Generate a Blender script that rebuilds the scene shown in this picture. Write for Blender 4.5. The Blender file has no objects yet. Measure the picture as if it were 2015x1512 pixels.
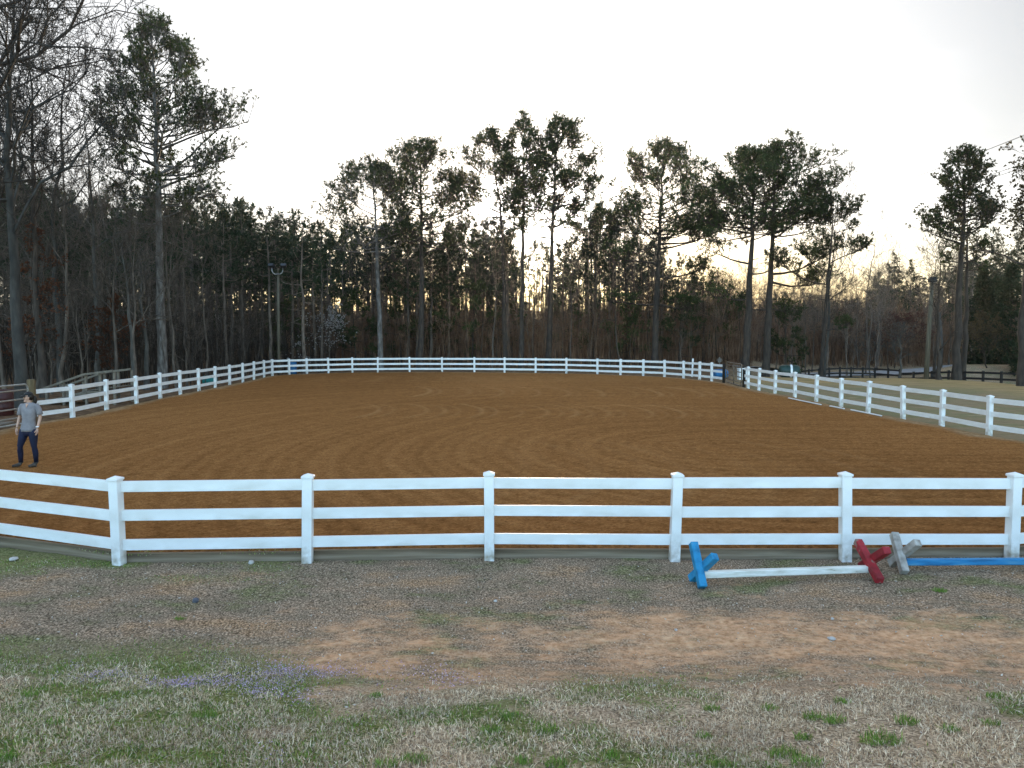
import bpy, bmesh, math, random
import numpy as np
from mathutils import Vector, Matrix
R = math.radians
scn = bpy.context.scene
COL = scn.collection

# ------------------------------------------------------------------ camera
F, CX, CY = 1500.0, 1007.5, 756.0
PITCH = math.atan(98 / 1500)
EYE = 2.95
cam_d = bpy.data.cameras.new("camera")
cam_d.sensor_width = 36.0
cam_d.lens = 36.0 * F / 2015.0
cam_d.clip_start = 0.1
cam_d.clip_end = 3000
cam = bpy.data.objects.new("camera", cam_d)
COL.objects.link(cam)
cam.location = (0, 0, EYE)
cam.rotation_euler = (math.pi / 2 - PITCH, 0, 0)
scn.camera = cam

# ------------------------------------------------------------------ sky and sun
SUN_EL, SUN_AZ = R(6.4), R(2.2)
HAZE = 0.00022
EXPOSURE = 3.32
VEIL_LO, VEIL_HI = 0.49, 0.98
world = bpy.data.worlds.new("World")
scn.world = world
world.use_nodes = True
wn, wl = world.node_tree.nodes, world.node_tree.links
wn.clear()
w_out = wn.new("ShaderNodeOutputWorld")
w_bg = wn.new("ShaderNodeBackground")
w_bg.inputs["Strength"].default_value = 0.15
sky = wn.new("ShaderNodeTexSky")
sky.sky_type = 'NISHITA'
sky.sun_disc = False
sky.sun_elevation = SUN_EL
sky.sun_rotation = SUN_AZ
sky.altitude = 200
sky.air_density = 1.0
sky.dust_density = 1.6
sky.ozone_density = 2.0
# thin high cloud veil: whitens the sky, thickest round the low sun (yellow near the horizon there) and thinning to clear blue away from it
SUN_DIR = (math.sin(SUN_AZ) * math.cos(SUN_EL), math.cos(SUN_AZ) * math.cos(SUN_EL), math.sin(SUN_EL))
L = wl.new
def w_range(src, a, b, lo, hi, smooth=True):
    m = wn.new("ShaderNodeMapRange")
    if smooth: m.interpolation_type = 'SMOOTHSTEP'
    for k, v in zip(("From Min", "From Max", "To Min", "To Max"), (a, b, lo, hi)): m.inputs[k].default_value = v
    L(src, m.inputs["Value"]); return m.outputs["Result"]
def w_math(op, a, b):
    m = wn.new("ShaderNodeMath"); m.operation = op
    for k, v in enumerate((a, b)):
        if isinstance(v, (int, float)): m.inputs[k].default_value = v
        else: L(v, m.inputs[k])
    return m.outputs[0]
w_tc = wn.new("ShaderNodeTexCoord")
w_dot = wn.new("ShaderNodeVectorMath"); w_dot.operation = 'DOT_PRODUCT'; w_dot.inputs[1].default_value = SUN_DIR
L(w_tc.outputs["Generated"], w_dot.inputs[0]); cosun = w_dot.outputs["Value"]
w_sep = wn.new("ShaderNodeSeparateXYZ"); L(w_tc.outputs["Generated"], w_sep.inputs[0])
w_map = wn.new("ShaderNodeMapping"); w_map.inputs["Scale"].default_value = (1.3, 1.3, 4.5); w_map.inputs["Rotation"].default_value = (0.2, 0.35, 0.3)
L(w_tc.outputs["Generated"], w_map.inputs["Vector"])
w_noise = wn.new("ShaderNodeTexNoise"); w_noise.inputs["Scale"].default_value = 1.5; w_noise.inputs["Detail"].default_value = 4; w_noise.inputs["Roughness"].default_value = 0.45
L(w_map.outputs["Vector"], w_noise.inputs["Vector"])
cloud = w_range(w_noise.outputs["Fac"], 0.34, 0.66, 0.68, 1.30)
amount = w_range(cosun, -0.9, 0.75, 0.15, 0.96)
lum = w_range(cosun, 0.77, 0.97, VEIL_LO, VEIL_HI)
glow = w_math('MULTIPLY', w_math('POWER', w_math('MAXIMUM', cosun, 0.0), 220.0), 7.0)
lum = w_math('ADD', w_math('MULTIPLY', lum, cloud), glow)
low = w_math('MULTIPLY', w_range(w_sep.outputs["Z"], 0.16, 0.03, 0.0, 1.0), w_range(cosun, 0.72, 0.985, 0.12, 1.0))
w_tint = wn.new("ShaderNodeMix"); w_tint.data_type = 'RGBA'
w_tint.inputs[6].default_value = (0.995, 0.985, 0.98, 1); w_tint.inputs[7].default_value = (1.0, 0.84, 0.47, 1)
L(low, w_tint.inputs["Factor"])
w_scale = wn.new("ShaderNodeVectorMath"); w_scale.operation = 'SCALE'
L(w_tint.outputs[2], w_scale.inputs[0]); L(lum, w_scale.inputs["Scale"])
w_mix = wn.new("ShaderNodeMix"); w_mix.data_type = 'RGBA'
L(amount, w_mix.inputs["Factor"]); L(sky.outputs["Color"], w_mix.inputs[6]); L(w_scale.outputs[0], w_mix.inputs[7])
L(w_mix.outputs[2], w_bg.inputs["Color"]); L(w_bg.outputs["Background"], w_out.inputs["Surface"])

sun_d = bpy.data.lights.new("sun", 'SUN')
sun_d.energy = 0.8
sun_d.angle = R(10)
sun_d.color = (1.0, 0.78, 0.5)
sun = bpy.data.objects.new("sun", sun_d)
COL.objects.link(sun)
sun.rotation_euler = (R(90) - SUN_EL, 0, math.pi - SUN_AZ)
scn.view_settings.view_transform = 'Standard'
scn.view_settings.look = 'None'
scn.view_settings.exposure = EXPOSURE
scn.view_settings.gamma = 1.0
scn.view_settings.use_curve_mapping = False
scn.cycles.max_bounces = 6
scn.cycles.diffuse_bounces = 3
scn.cycles.transmission_bounces = 3

# ------------------------------------------------------------------ helpers
SP, CP = math.sin(PITCH), math.cos(PITCH)
def ray(px, py):
    u = -(py - CY) / F
    return (px - CX) / F, CP + u * SP, u * CP - SP
def gp(px, py, z=0.0):                       # ground point seen at a pixel of the photograph
    x, y, zz = ray(px, py)
    t = (z - EYE) / zz
    return Vector((x * t, y * t, z))
def at(px, py, Y):                           # point seen at a pixel, at distance Y
    x, y, zz = ray(px, py)
    t = Y / y
    return Vector((x * t, Y, EYE + zz * t))

def tag(o, label=None, cat=None, group=None, kind=None):
    if label: o["label"] = label
    if cat: o["category"] = cat
    if group: o["group"] = group
    if kind: o["kind"] = kind
    return o
def empty(name, loc=(0, 0, 0), rz=0.0, label=None, cat=None, group=None):
    o = bpy.data.objects.new(name, None)
    o.empty_display_size = 0.2
    o.location = loc; o.rotation_euler = (0, 0, rz)
    COL.objects.link(o)
    return tag(o, label, cat, group)
def link_mesh(name, me, m=None, parent=None):
    o = bpy.data.objects.new(name, me)
    if m is not None and len(me.materials) == 0:
        me.materials.append(m)
    COL.objects.link(o)
    if parent is not None: o.parent = parent
    return o
def copy_tree(o, parent=None):
    c = o.copy(); COL.objects.link(c)
    if parent is not None: c.parent = parent
    for ch in list(o.children): copy_tree(ch, c)
    return c

def np_mesh(name, V, tris=None, quads=None, smooth=False):
    me = bpy.data.meshes.new(name)
    V = np.asarray(V, dtype=np.float32)
    nt = 0 if tris is None else len(tris); nq = 0 if quads is None else len(quads)
    me.vertices.add(len(V)); me.vertices.foreach_set("co", V.ravel())
    loops = []
    if nt: loops.append(np.asarray(tris, dtype=np.int32).ravel())
    if nq: loops.append(np.asarray(quads, dtype=np.int32).ravel())
    lv = np.concatenate(loops)
    me.loops.add(len(lv)); me.loops.foreach_set("vertex_index", lv)
    me.polygons.add(nt + nq)
    st = np.concatenate([np.arange(nt) * 3, nt * 3 + np.arange(nq) * 4]).astype(np.int32)
    me.polygons.foreach_set("loop_start", st)
    try:
        tot = np.concatenate([np.full(nt, 3), np.full(nq, 4)]).astype(np.int32)
        me.polygons.foreach_set("loop_total", tot)
    except Exception:
        pass
    if smooth: me.polygons.foreach_set("use_smooth", np.ones(nt + nq, dtype=bool))
    me.update(calc_edges=True)
    return me
def float_attr(me, name, vals):
    a = me.attributes.new(name, 'FLOAT', 'POINT'); a.data.foreach_set("value", np.asarray(vals, dtype=np.float32))
def color_attr(me, name, rgb):
    a = me.attributes.new(name, 'FLOAT_COLOR', 'POINT')
    c = np.ones((len(rgb), 4), dtype=np.float32); c[:, :3] = rgb
    a.data.foreach_set("color", c.ravel())

def vnoise(x, y, seed=0):                    # smooth value noise 0..1
    x = np.asarray(x, float); y = np.asarray(y, float)
    xi = np.floor(x).astype(np.int64); yi = np.floor(y).astype(np.int64)
    fx = x - xi; fy = y - yi
    fx = fx * fx * (3 - 2 * fx); fy = fy * fy * (3 - 2 * fy)
    def h(a, b):
        n = (a * 374761393 + b * 668265263 + seed * 974634777) & 0xFFFFFFFF
        n = ((n ^ (n >> 13)) * 1274126177) & 0xFFFFFFFF
        return ((n ^ (n >> 16)) & 0xFFFF) / 65535.0
    return (h(xi, yi) * (1 - fx) + h(xi + 1, yi) * fx) * (1 - fy) + (h(xi, yi + 1) * (1 - fx) + h(xi + 1, yi + 1) * fx) * fy
def fbm(x, y, seed=0, o=4):
    s = 0; a = 0.5; t = 0
    for k in range(o):
        s = s + a * vnoise(np.asarray(x) * 2 ** k, np.asarray(y) * 2 ** k, seed + k * 7); t += a; a *= 0.5
    return s / t
def sstep(a, b, x):
    t = np.clip((np.asarray(x, float) - a) / (b - a), 0, 1); return t * t * (3 - 2 * t)

class MB:                                    # collects shapes into one mesh
    def __init__(s): s.bm = bmesh.new()
    def box(s, c, size, rot=None, bevel=0.0):
        r = bmesh.ops.create_cube(s.bm, size=1.0)
        vs = r["verts"]
        bmesh.ops.scale(s.bm, vec=size, verts=vs)
        if bevel:
            es = list({e for v in vs for e in v.link_edges})
            rb = bmesh.ops.bevel(s.bm, geom=es, offset=bevel, segments=1, affect='EDGES', profile=0.5)
            vs = list({v for f in rb["faces"] for v in f.verts} | {v for v in vs if v.is_valid})
            fs = set(f for v in vs for f in v.link_faces); vs = list({v for f in fs for v in f.verts})
        M = Matrix.Translation(c) @ (rot.to_4x4() if rot is not None else Matrix.Identity(4))
        bmesh.ops.transform(s.bm, matrix=M, verts=vs)
        return s
    def bar(s, a, b, w, h, bevel=0.0, up=Vector((0, 0, 1))):
        a, b = Vector(a), Vector(b)
        d = (b - a); ln = d.length; x = d.normalized()
        y = up.cross(x)
        if y.length < 1e-4: y = Vector((0, 1, 0))
        y.normalize(); z = x.cross(y)
        return s.box((a + b) / 2, (ln, w, h), Matrix((x, y, z)).transposed(), bevel)
    def tube(s, pts, rad, n=8, cap=True):
        pts = [Vector(p) for p in pts]
        rings = []
        for i, p in enumerate(pts):
            d = (pts[min(i + 1, len(pts) - 1)] - pts[max(i - 1, 0)]).normalized()
            u = Vector((0, 0, 1)).cross(d)
            if u.length < 0.05: u = Vector((1, 0, 0)).cross(d)
            u.normalize(); v = d.cross(u)
            r = rad[i] if hasattr(rad, "__len__") else rad
            rings.append([s.bm.verts.new(p + (u * math.cos(2 * math.pi * k / n) + v * math.sin(2 * math.pi * k / n)) * r) for k in range(n)])
        for a, b in zip(rings, rings[1:]):
            for k in range(n):
                f = s.bm.faces.new((a[k], a[(k + 1) % n], b[(k + 1) % n], b[k])); f.smooth = True
        if cap:
            s.bm.faces.new(list(reversed(rings[0]))); s.bm.faces.new(rings[-1])
        return s
    def lathe(s, prof, n=16, M=None):        # prof: (r, z) list
        rings = []
        M = M or Matrix.Identity(4)
        for r, z in prof:
            rings.append([s.bm.verts.new(M @ Vector((r * math.cos(2 * math.pi * k / n), r * math.sin(2 * math.pi * k / n), z))) for k in range(n)])
        for a, b in zip(rings, rings[1:]):
            for k in range(n):
                f = s.bm.faces.new((a[k], a[(k + 1) % n], b[(k + 1) % n], b[k])); f.smooth = True
        s.bm.faces.new(list(reversed(rings[0]))); s.bm.faces.new(rings[-1])
        return s
    def ball(s, c, rad, sub=2, jitter=0.0, rng=None):
        r = bmesh.ops.create_icosphere(s.bm, subdivisions=sub, radius=1.0)
        for v in r["verts"]:
            k = 1 + (rng.uniform(-jitter, jitter) if rng else 0)
            v.co = Vector((v.co.x * rad[0] * k, v.co.y * rad[1] * k, v.co.z * rad[2] * k)) + Vector(c)
            for f in v.link_faces: f.smooth = True
        return s
    def mesh(s, name):
        bmesh.ops.recalc_face_normals(s.bm, faces=s.bm.faces)
        me = bpy.data.meshes.new(name); s.bm.to_mesh(me); s.bm.free(); return me
    def build(s, name, m, parent=None):
        return link_mesh(name, s.mesh(name), m, parent)

# ------------------------------------------------------------------ materials
def node_mat(name):
    m = bpy.data.materials.new(name); m.use_nodes = True
    nt = m.node_tree
    return m, nt.nodes, nt.links, nt.nodes["Principled BSDF"]
def ramp(n, stops):
    r = n.new("ShaderNodeValToRGB"); e = r.color_ramp.elements
    while len(e) < len(stops): e.new(0.5)
    for el, (p, c) in zip(e, stops): el.position = p; el.color = (*c, 1)
    return r
def pmat(name, stops, scale=5.0, stretch=(1, 1, 1), rough=0.8, bump=0.0, bscale=None, detail=6, spec=0.3, rnd=0.0, metal=0.0, dist=0.02, coord="Object"):
    m, n, l, b = node_mat(name)
    tc = n.new("ShaderNodeTexCoord"); mp = n.new("ShaderNodeMapping"); mp.inputs["Scale"].default_value = stretch
    l.new(tc.outputs[coord], mp.inputs["Vector"])
    tx = n.new("ShaderNodeTexNoise"); tx.inputs["Scale"].default_value = scale; tx.inputs["Detail"].default_value = detail
    l.new(mp.outputs["Vector"], tx.inputs["Vector"])
    rp = ramp(n, stops); l.new(tx.outputs["Fac"], rp.inputs["Fac"])
    col = rp.outputs["Color"]
    if rnd:
        oi = n.new("ShaderNodeObjectInfo"); hs = n.new("ShaderNodeHueSaturation")
        mr = n.new("ShaderNodeMapRange"); mr.inputs["To Min"].default_value = 1 - rnd; mr.inputs["To Max"].default_value = 1 + rnd
        l.new(oi.outputs["Random"], mr.inputs["Value"]); l.new(mr.outputs["Result"], hs.inputs["Value"]); l.new(col, hs.inputs["Color"]); col = hs.outputs["Color"]
    l.new(col, b.inputs["Base Color"])
    b.inputs["Roughness"].default_value = rough; b.inputs["Specular IOR Level"].default_value = spec; b.inputs["Metallic"].default_value = metal
    if bump:
        t2 = n.new("ShaderNodeTexNoise"); t2.inputs["Scale"].default_value = bscale or scale * 3; t2.inputs["Detail"].default_value = 4
        l.new(mp.outputs["Vector"], t2.inputs["Vector"])
        bp = n.new("ShaderNodeBump"); bp.inputs["Strength"].default_value = bump; bp.inputs["Distance"].default_value = dist
        l.new(t2.outputs["Fac"], bp.inputs["Height"]); l.new(bp.outputs["Normal"], b.inputs["Normal"])
    return m
def needle_mat(name, stops, trans=0.25, rnd=0.25):
    m = pmat(name, stops, scale=0.6, rough=0.7, spec=0.15, rnd=rnd, detail=3)
    n, l = m.node_tree.nodes, m.node_tree.links
    b = n["Principled BSDF"]; out = n["Material Output"]
    src = b.inputs["Base Color"].links[0].from_socket
    tr = n.new("ShaderNodeBsdfTranslucent"); mx = n.new("ShaderNodeMixShader"); mx.inputs[0].default_value = trans
    l.new(src, tr.inputs["Color"])
    l.new(b.outputs[0], mx.inputs[1]); l.new(tr.outputs[0], mx.inputs[2]); l.new(mx.outputs[0], out.inputs["Surface"])
    return m
def attr_mat(name, attr, rough=0.85, trans=0.0, spec=0.2):
    m, n, l, b = node_mat(name)
    a = n.new("ShaderNodeAttribute"); a.attribute_name = attr
    l.new(a.outputs["Color"], b.inputs["Base Color"]); b.inputs["Roughness"].default_value = rough; b.inputs["Specular IOR Level"].default_value = spec
    if trans:
        tr = n.new("ShaderNodeBsdfTranslucent"); mx = n.new("ShaderNodeMixShader"); mx.inputs[0].default_value = trans
        l.new(a.outputs["Color"], tr.inputs["Color"]); l.new(b.outputs[0], mx.inputs[1]); l.new(tr.outputs[0], mx.inputs[2])
        l.new(mx.outputs[0], n["Material Output"].inputs["Surface"])
    return m

M_VINYL = pmat("white_vinyl", [(0.35, (0.70, 0.69, 0.66)), (0.6, (0.82, 0.82, 0.81))], scale=2.2, rough=0.42, spec=0.4, bump=0.05, bscale=9)
M_POST = pmat("white_vinyl_post", [(0.35, (0.70, 0.69, 0.66)), (0.6, (0.82, 0.82, 0.81))], scale=2.2, rough=0.42, spec=0.4, bump=0.05, bscale=9)
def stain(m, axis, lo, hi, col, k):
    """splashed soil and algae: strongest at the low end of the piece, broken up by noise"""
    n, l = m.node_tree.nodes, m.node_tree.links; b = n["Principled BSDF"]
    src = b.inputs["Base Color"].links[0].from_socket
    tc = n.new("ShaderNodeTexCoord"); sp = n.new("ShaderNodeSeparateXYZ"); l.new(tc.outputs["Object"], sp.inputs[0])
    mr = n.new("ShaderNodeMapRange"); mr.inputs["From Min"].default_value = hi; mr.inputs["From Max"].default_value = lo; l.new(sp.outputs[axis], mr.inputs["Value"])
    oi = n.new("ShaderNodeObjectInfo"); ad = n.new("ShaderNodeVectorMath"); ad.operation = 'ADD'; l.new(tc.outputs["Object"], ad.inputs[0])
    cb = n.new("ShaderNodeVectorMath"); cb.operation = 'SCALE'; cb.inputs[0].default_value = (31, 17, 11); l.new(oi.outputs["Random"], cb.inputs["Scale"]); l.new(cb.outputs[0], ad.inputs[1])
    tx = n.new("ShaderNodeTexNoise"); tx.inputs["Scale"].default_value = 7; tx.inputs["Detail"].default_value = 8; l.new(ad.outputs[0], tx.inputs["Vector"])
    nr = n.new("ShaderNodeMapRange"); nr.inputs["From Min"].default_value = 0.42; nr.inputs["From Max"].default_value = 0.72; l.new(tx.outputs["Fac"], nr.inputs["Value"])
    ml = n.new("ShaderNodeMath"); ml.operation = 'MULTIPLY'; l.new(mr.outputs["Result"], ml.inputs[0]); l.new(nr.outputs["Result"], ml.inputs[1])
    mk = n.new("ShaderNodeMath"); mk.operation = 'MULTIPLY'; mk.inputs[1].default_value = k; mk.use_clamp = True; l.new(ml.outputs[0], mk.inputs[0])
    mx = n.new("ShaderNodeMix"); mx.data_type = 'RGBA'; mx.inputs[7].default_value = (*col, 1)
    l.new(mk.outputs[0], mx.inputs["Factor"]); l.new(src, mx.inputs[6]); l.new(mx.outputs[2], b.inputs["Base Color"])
stain(M_POST, "Z", -0.02, 0.42, (0.24, 0.19, 0.11), 1.1)
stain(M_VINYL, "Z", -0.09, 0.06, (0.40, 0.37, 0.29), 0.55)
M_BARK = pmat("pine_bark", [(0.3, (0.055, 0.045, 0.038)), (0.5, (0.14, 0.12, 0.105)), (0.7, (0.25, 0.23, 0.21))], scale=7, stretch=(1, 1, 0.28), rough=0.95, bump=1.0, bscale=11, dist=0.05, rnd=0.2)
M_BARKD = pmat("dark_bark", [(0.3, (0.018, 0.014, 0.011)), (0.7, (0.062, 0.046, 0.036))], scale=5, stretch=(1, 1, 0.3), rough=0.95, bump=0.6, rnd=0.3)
M_BARKM = pmat("wood_bark", [(0.3, (0.045, 0.034, 0.026)), (0.7, (0.15, 0.115, 0.09))], scale=5, stretch=(1, 1, 0.3), rough=0.95, bump=0.6, rnd=0.45)
M_BARKG = pmat("grey_bark", [(0.3, (0.03, 0.027, 0.023)), (0.7, (0.095, 0.085, 0.074))], scale=4, stretch=(1, 1, 0.35), rough=0.95, bump=0.5, rnd=0.3)
M_NEEDLE = needle_mat("pine_needles", [(0.3, (0.018, 0.030, 0.010)), (0.5, (0.035, 0.052, 0.016)), (0.7, (0.060, 0.075, 0.025))])
M_NEEDLED = needle_mat("dark_pine_needles", [(0.3, (0.014, 0.026, 0.012)), (0.7, (0.032, 0.050, 0.022))], trans=0.15)
M_RUST = needle_mat("rust_leaves", [(0.3, (0.075, 0.030, 0.016)), (0.7, (0.16, 0.062, 0.030))], trans=0.3)
M_MAPLE = needle_mat("red_buds", [(0.3, (0.055, 0.020, 0.016)), (0.7, (0.10, 0.042, 0.032))], trans=0.3)
M_BUD = needle_mat("pale_buds", [(0.3, (0.055, 0.042, 0.022)), (0.7, (0.11, 0.082, 0.04))], trans=0.3)
M_BLOSSOM = needle_mat("white_blossom", [(0.3, (0.30, 0.28, 0.27)), (0.7, (0.45, 0.43, 0.42))], trans=0.3, rnd=0)
M_BRUSH = pmat("brush_twigs", [(0.3, (0.065, 0.035, 0.021)), (0.5, (0.15, 0.085, 0.052)), (0.7, (0.33, 0.21, 0.14))], scale=0.9, rough=0.95, spec=0.1)
M_BRUSHD = pmat("dark_brush_twigs", [(0.3, (0.022, 0.017, 0.014)), (0.55, (0.05, 0.041, 0.034)), (0.72, (0.15, 0.13, 0.11))], scale=0.9, rough=0.95, spec=0.0)
M_BLACKFENCE = pmat("black_fence_paint", [(0.3, (0.010, 0.009, 0.009)), (0.7, (0.026, 0.022, 0.020))], scale=6, rough=0.75)
M_POLEWOOD = pmat("pole_wood", [(0.3, (0.07, 0.058, 0.04)), (0.7, (0.14, 0.12, 0.085))], scale=4, stretch=(3, 3, 0.15), rough=0.9, bump=0.3)
M_DECK = pmat("weathered_planks", [(0.3, (0.11, 0.09, 0.07)), (0.7, (0.20, 0.165, 0.125))], scale=6, stretch=(1, 1, 1), rough=0.9, bump=0.3)
M_EDGE = pmat("edging_timber", [(0.3, (0.10, 0.072, 0.046)), (0.5, (0.19, 0.142, 0.095)), (0.7, (0.29, 0.23, 0.165))], scale=3, stretch=(0.5, 6, 6), rough=0.9, bump=0.4)
M_METAL = pmat("galvanised_tube", [(0.3, (0.28, 0.29, 0.28)), (0.7, (0.42, 0.42, 0.40))], scale=9, rough=0.5, metal=0.6)
M_RUSTMETAL = pmat("rusty_tube", [(0.35, (0.10, 0.07, 0.05)), (0.65, (0.24, 0.19, 0.14))], scale=8, rough=0.7, metal=0.2)
M_BLACK = pmat("black_plastic", [(0.3, (0.010, 0.010, 0.011)), (0.7, (0.02, 0.02, 0.022))], scale=6, rough=0.5)
M_WHITEP = pmat("white_paint", [(0.30, (0.20, 0.16, 0.11)), (0.36, (0.55, 0.53, 0.45)), (0.6, (0.74, 0.73, 0.67))], scale=7, stretch=(0.4, 3, 3), rough=0.7, bump=0.2)
M_BLUEP = pmat("blue_paint", [(0.32, (0.012, 0.13, 0.25)), (0.5, (0.018, 0.22, 0.41)), (0.66, (0.03, 0.25, 0.44)), (0.70, (0.22, 0.20, 0.17))], scale=9, stretch=(1, 1, 1), rough=0.6, bump=0.25)
M_REDP = pmat("red_paint", [(0.32, (0.16, 0.014, 0.018)), (0.62, (0.34, 0.022, 0.030)), (0.66, (0.23, 0.15, 0.12))], scale=6, rough=0.65, bump=0.25)
M_GREYW = pmat("bare_grey_wood", [(0.3, (0.17, 0.14, 0.12)), (0.5, (0.33, 0.30, 0.26)), (0.7, (0.46, 0.43, 0.39))], scale=8, stretch=(1, 1, 1), rough=0.9, bump=0.4)
M_STONE = pmat("pale_stone", [(0.3, (0.36, 0.33, 0.30)), (0.7, (0.6, 0.56, 0.52))], scale=9, rough=0.9, bump=0.4)
M_DSTONE = pmat("dark_stone", [(0.3, (0.06, 0.06, 0.07)), (0.7, (0.15, 0.15, 0.17))], scale=12, rough=0.9, bump=0.4)
M_GREENT = pmat("green_tank", [(0.3, (0.010, 0.028, 0.022)), (0.7, (0.02, 0.05, 0.04))], scale=5, rough=0.4)
M_TEAL = pmat("teal_plastic", [(0.3, (0.01, 0.14, 0.13)), (0.7, (0.02, 0.2, 0.18))], scale=5, rough=0.5)
M_BLUEPL = pmat("blue_plastic", [(0.3, (0.012, 0.10, 0.24)), (0.7, (0.02, 0.15, 0.32))], scale=5, rough=0.5)
M_YELLOW = pmat("yellow_panel", [(0.3, (0.32, 0.25, 0.10)), (0.7, (0.45, 0.36, 0.16))], scale=5, rough=0.7)
M_REDB = pmat("red_plastic", [(0.3, (0.035, 0.009, 0.008)), (0.7, (0.06, 0.014, 0.011))], scale=5, rough=0.5)
M_LENS = pmat("floodlight_glass", [(0.3, (0.03, 0.032, 0.035)), (0.7, (0.06, 0.065, 0.07))], scale=5, rough=0.3)
M_SIGN = pmat("sign_back", [(0.3, (0.36, 0.37, 0.37)), (0.7, (0.5, 0.5, 0.5))], scale=5, rough=0.5, metal=0.3)
M_ROAD = pmat("pale_asphalt", [(0.3, (0.20, 0.20, 0.20)), (0.7, (0.30, 0.295, 0.29))], scale=1.2, rough=0.9, bump=0.2)

# ------------------------------------------------------------------ fence lines (ground points taken from the photograph)
FRONT = [(-15.35, 19.6), (-15.0, 17.2), (-13.75, 15.0), (-11.95, 13.25), (-9.9, 12.0), (-7.62, 10.85)]
front_px = [(235, 1110), (605, 1106), (963, 1101), (1327, 1102), (1663, 1102), (1990, 1099)]
FRONT += [tuple(gp(px, py, -0.10)[:2]) for px, py in front_px]
FRONT += [(9.35, 10.75), (11.65, 11.5), (13.35, 13.2), (14.25, 15.4), (14.35, 17.8), (14.3, 20.2)]
right_px = [(1946, 857.6), (1853, 838.5), (1777, 824.5), (1708, 811.5), (1655, 800.5), (1606, 790.5), (1564, 782), (1525, 775), (1493, 769), (1472, 764.5)]
RIGHT = [tuple(gp(px, py)[:2]) for px, py in right_px]
leftfar_px = [(62, 833), (143, 822), (210, 806.5), (268.6, 794.5), (315.5, 784.5), (355, 776.5), (391.7, 769.5), (423.7, 763), (452, 757.5), (478, 752.5), (499.8, 747.5),
              (519.9, 742.6), (536, 739.8), (569, 738), (604, 736.4), (646, 734.8), (693.5, 733.8), (743.5, 733.2), (806, 732.8), (870, 732.8), (933.6, 733),
              (993, 733.6), (1054, 734.4), (1114.6, 735.4), (1175.7, 736.8), (1221, 738.6), (1265.7, 740.2), (1307.5, 742.2), (1345.2, 744.9), (1376.5, 748), (1400.3, 750.5), (1421.5, 753)]
LEFTFAR = [tuple(gp(px, py)[:2]) for px, py in leftfar_px]
ARENA = LEFTFAR + RIGHT[::-1] + FRONT[::-1]  # closed ring

def in_poly(px, py, poly):
    inside = np.zeros(px.shape, bool)
    n = len(poly)
    for i in range(n):
        x0, y0 = poly[i]; x1, y1 = poly[(i + 1) % n]
        c = ((y0 > py) != (y1 > py))
        with np.errstate(divide='ignore', invalid='ignore'):
            xi = (x1 - x0) * (py - y0) / ((y1 - y0) if y1 != y0 else 1e-9) + x0
        inside ^= c & (px < xi)
    return inside
def dist_poly(px, py, poly):
    d = np.full(px.shape, 1e9)
    n = len(poly)
    for i in range(n):
        ax, ay = poly[i]; bx, by = poly[(i + 1) % n]
        dx, dy = bx - ax, by - ay
        t = np.clip(((px - ax) * dx + (py - ay) * dy) / (dx * dx + dy * dy + 1e-9), 0, 1)
        d = np.minimum(d, np.hypot(px - ax - t * dx, py - ay - t * dy))
    return d

# ------------------------------------------------------------------ terrain
def crest(x, y):                             # where the lawn on the right tips down towards the road
    a = x / np.maximum(y, 1)
    return np.interp(a, [0.30, 0.36, 0.53, 0.60, 0.67, 0.85], [53, 52.7, 51.5, 49, 45, 42])
def terrain_z(x, y):
    x = np.asarray(x, float); y = np.asarray(y, float)
    bank = np.maximum(0, 7.3 - y)
    b = np.where(bank < 1.0, 0.10 * bank ** 2, 0.10 + 0.205 * (bank - 1.0))
    b = np.minimum(b, 1.5)
    z = -0.04 + b * sstep(13, 7, y)
    z = z - 0.07 * sstep(16, 12, y)
    z = z + (fbm(x * 0.7, y * 0.7, 3) - 0.5) * 0.10 * sstep(60, 8, y) * np.where(y < 9.0, 1, 0.35)
    east = sstep(0.30, 0.38, x / np.maximum(y, 1)) * (y > 20)
    d = y - crest(x, y)
    z = z - 0.85 * sstep(0, 6, d) * east
    z = z + east * 0.9 * sstep(25, 70, d)
    bankr = np.exp(-((y - (63 - 0.1 * (x - 38))) / 2.4) ** 2) * sstep(33, 37, x)
    z = z + 1.35 * bankr * east
    far = np.hypot(x, y)
    z = z + 6.0 * sstep(100, 175, y) + 9.0 * sstep(180, 420, far) + (fbm(x * 0.02, y * 0.02, 9) - 0.5) * 3 * sstep(110, 250, far)
    return z
def axis(parts):
    out = []
    for a, b, st in parts: out.append(np.arange(a, b, st))
    return np.unique(np.round(np.concatenate(out), 4))
xs = axis([(-900, -120, 30), (-120, -30, 3), (-30, -9, 0.5), (-9, 9, 0.05), (9, 30, 0.5), (30, 70, 1.0), (70, 130, 4), (130, 930, 30)])
ys = axis([(-400, -20, 30), (-20, 2, 1.0), (2, 3.2, 0.2), (3.2, 10.8, 0.05), (10.8, 16, 0.3), (16, 90, 1.0), (90, 140, 4), (140, 1400, 40)])
GX, GY = np.meshgrid(xs, ys)
X, Y = GX.ravel(), GY.ravel()
Z = terrain_z(X, Y)
ins = in_poly(X, Y, ARENA); dp = dist_poly(X, Y, ARENA)
sd = np.where(ins, -dp, dp)
Z = Z - 0.16 * sstep(-0.13, -0.42, sd)
near = (Y > 3) & (Y < 11) & (np.abs(X) < 10)
Z = Z + np.where(near, (vnoise(X * 9, Y * 9, 5) - 0.5) * 0.012 + (vnoise(X * 22, Y * 22, 6) - 0.5) * 0.010, 0)
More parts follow.
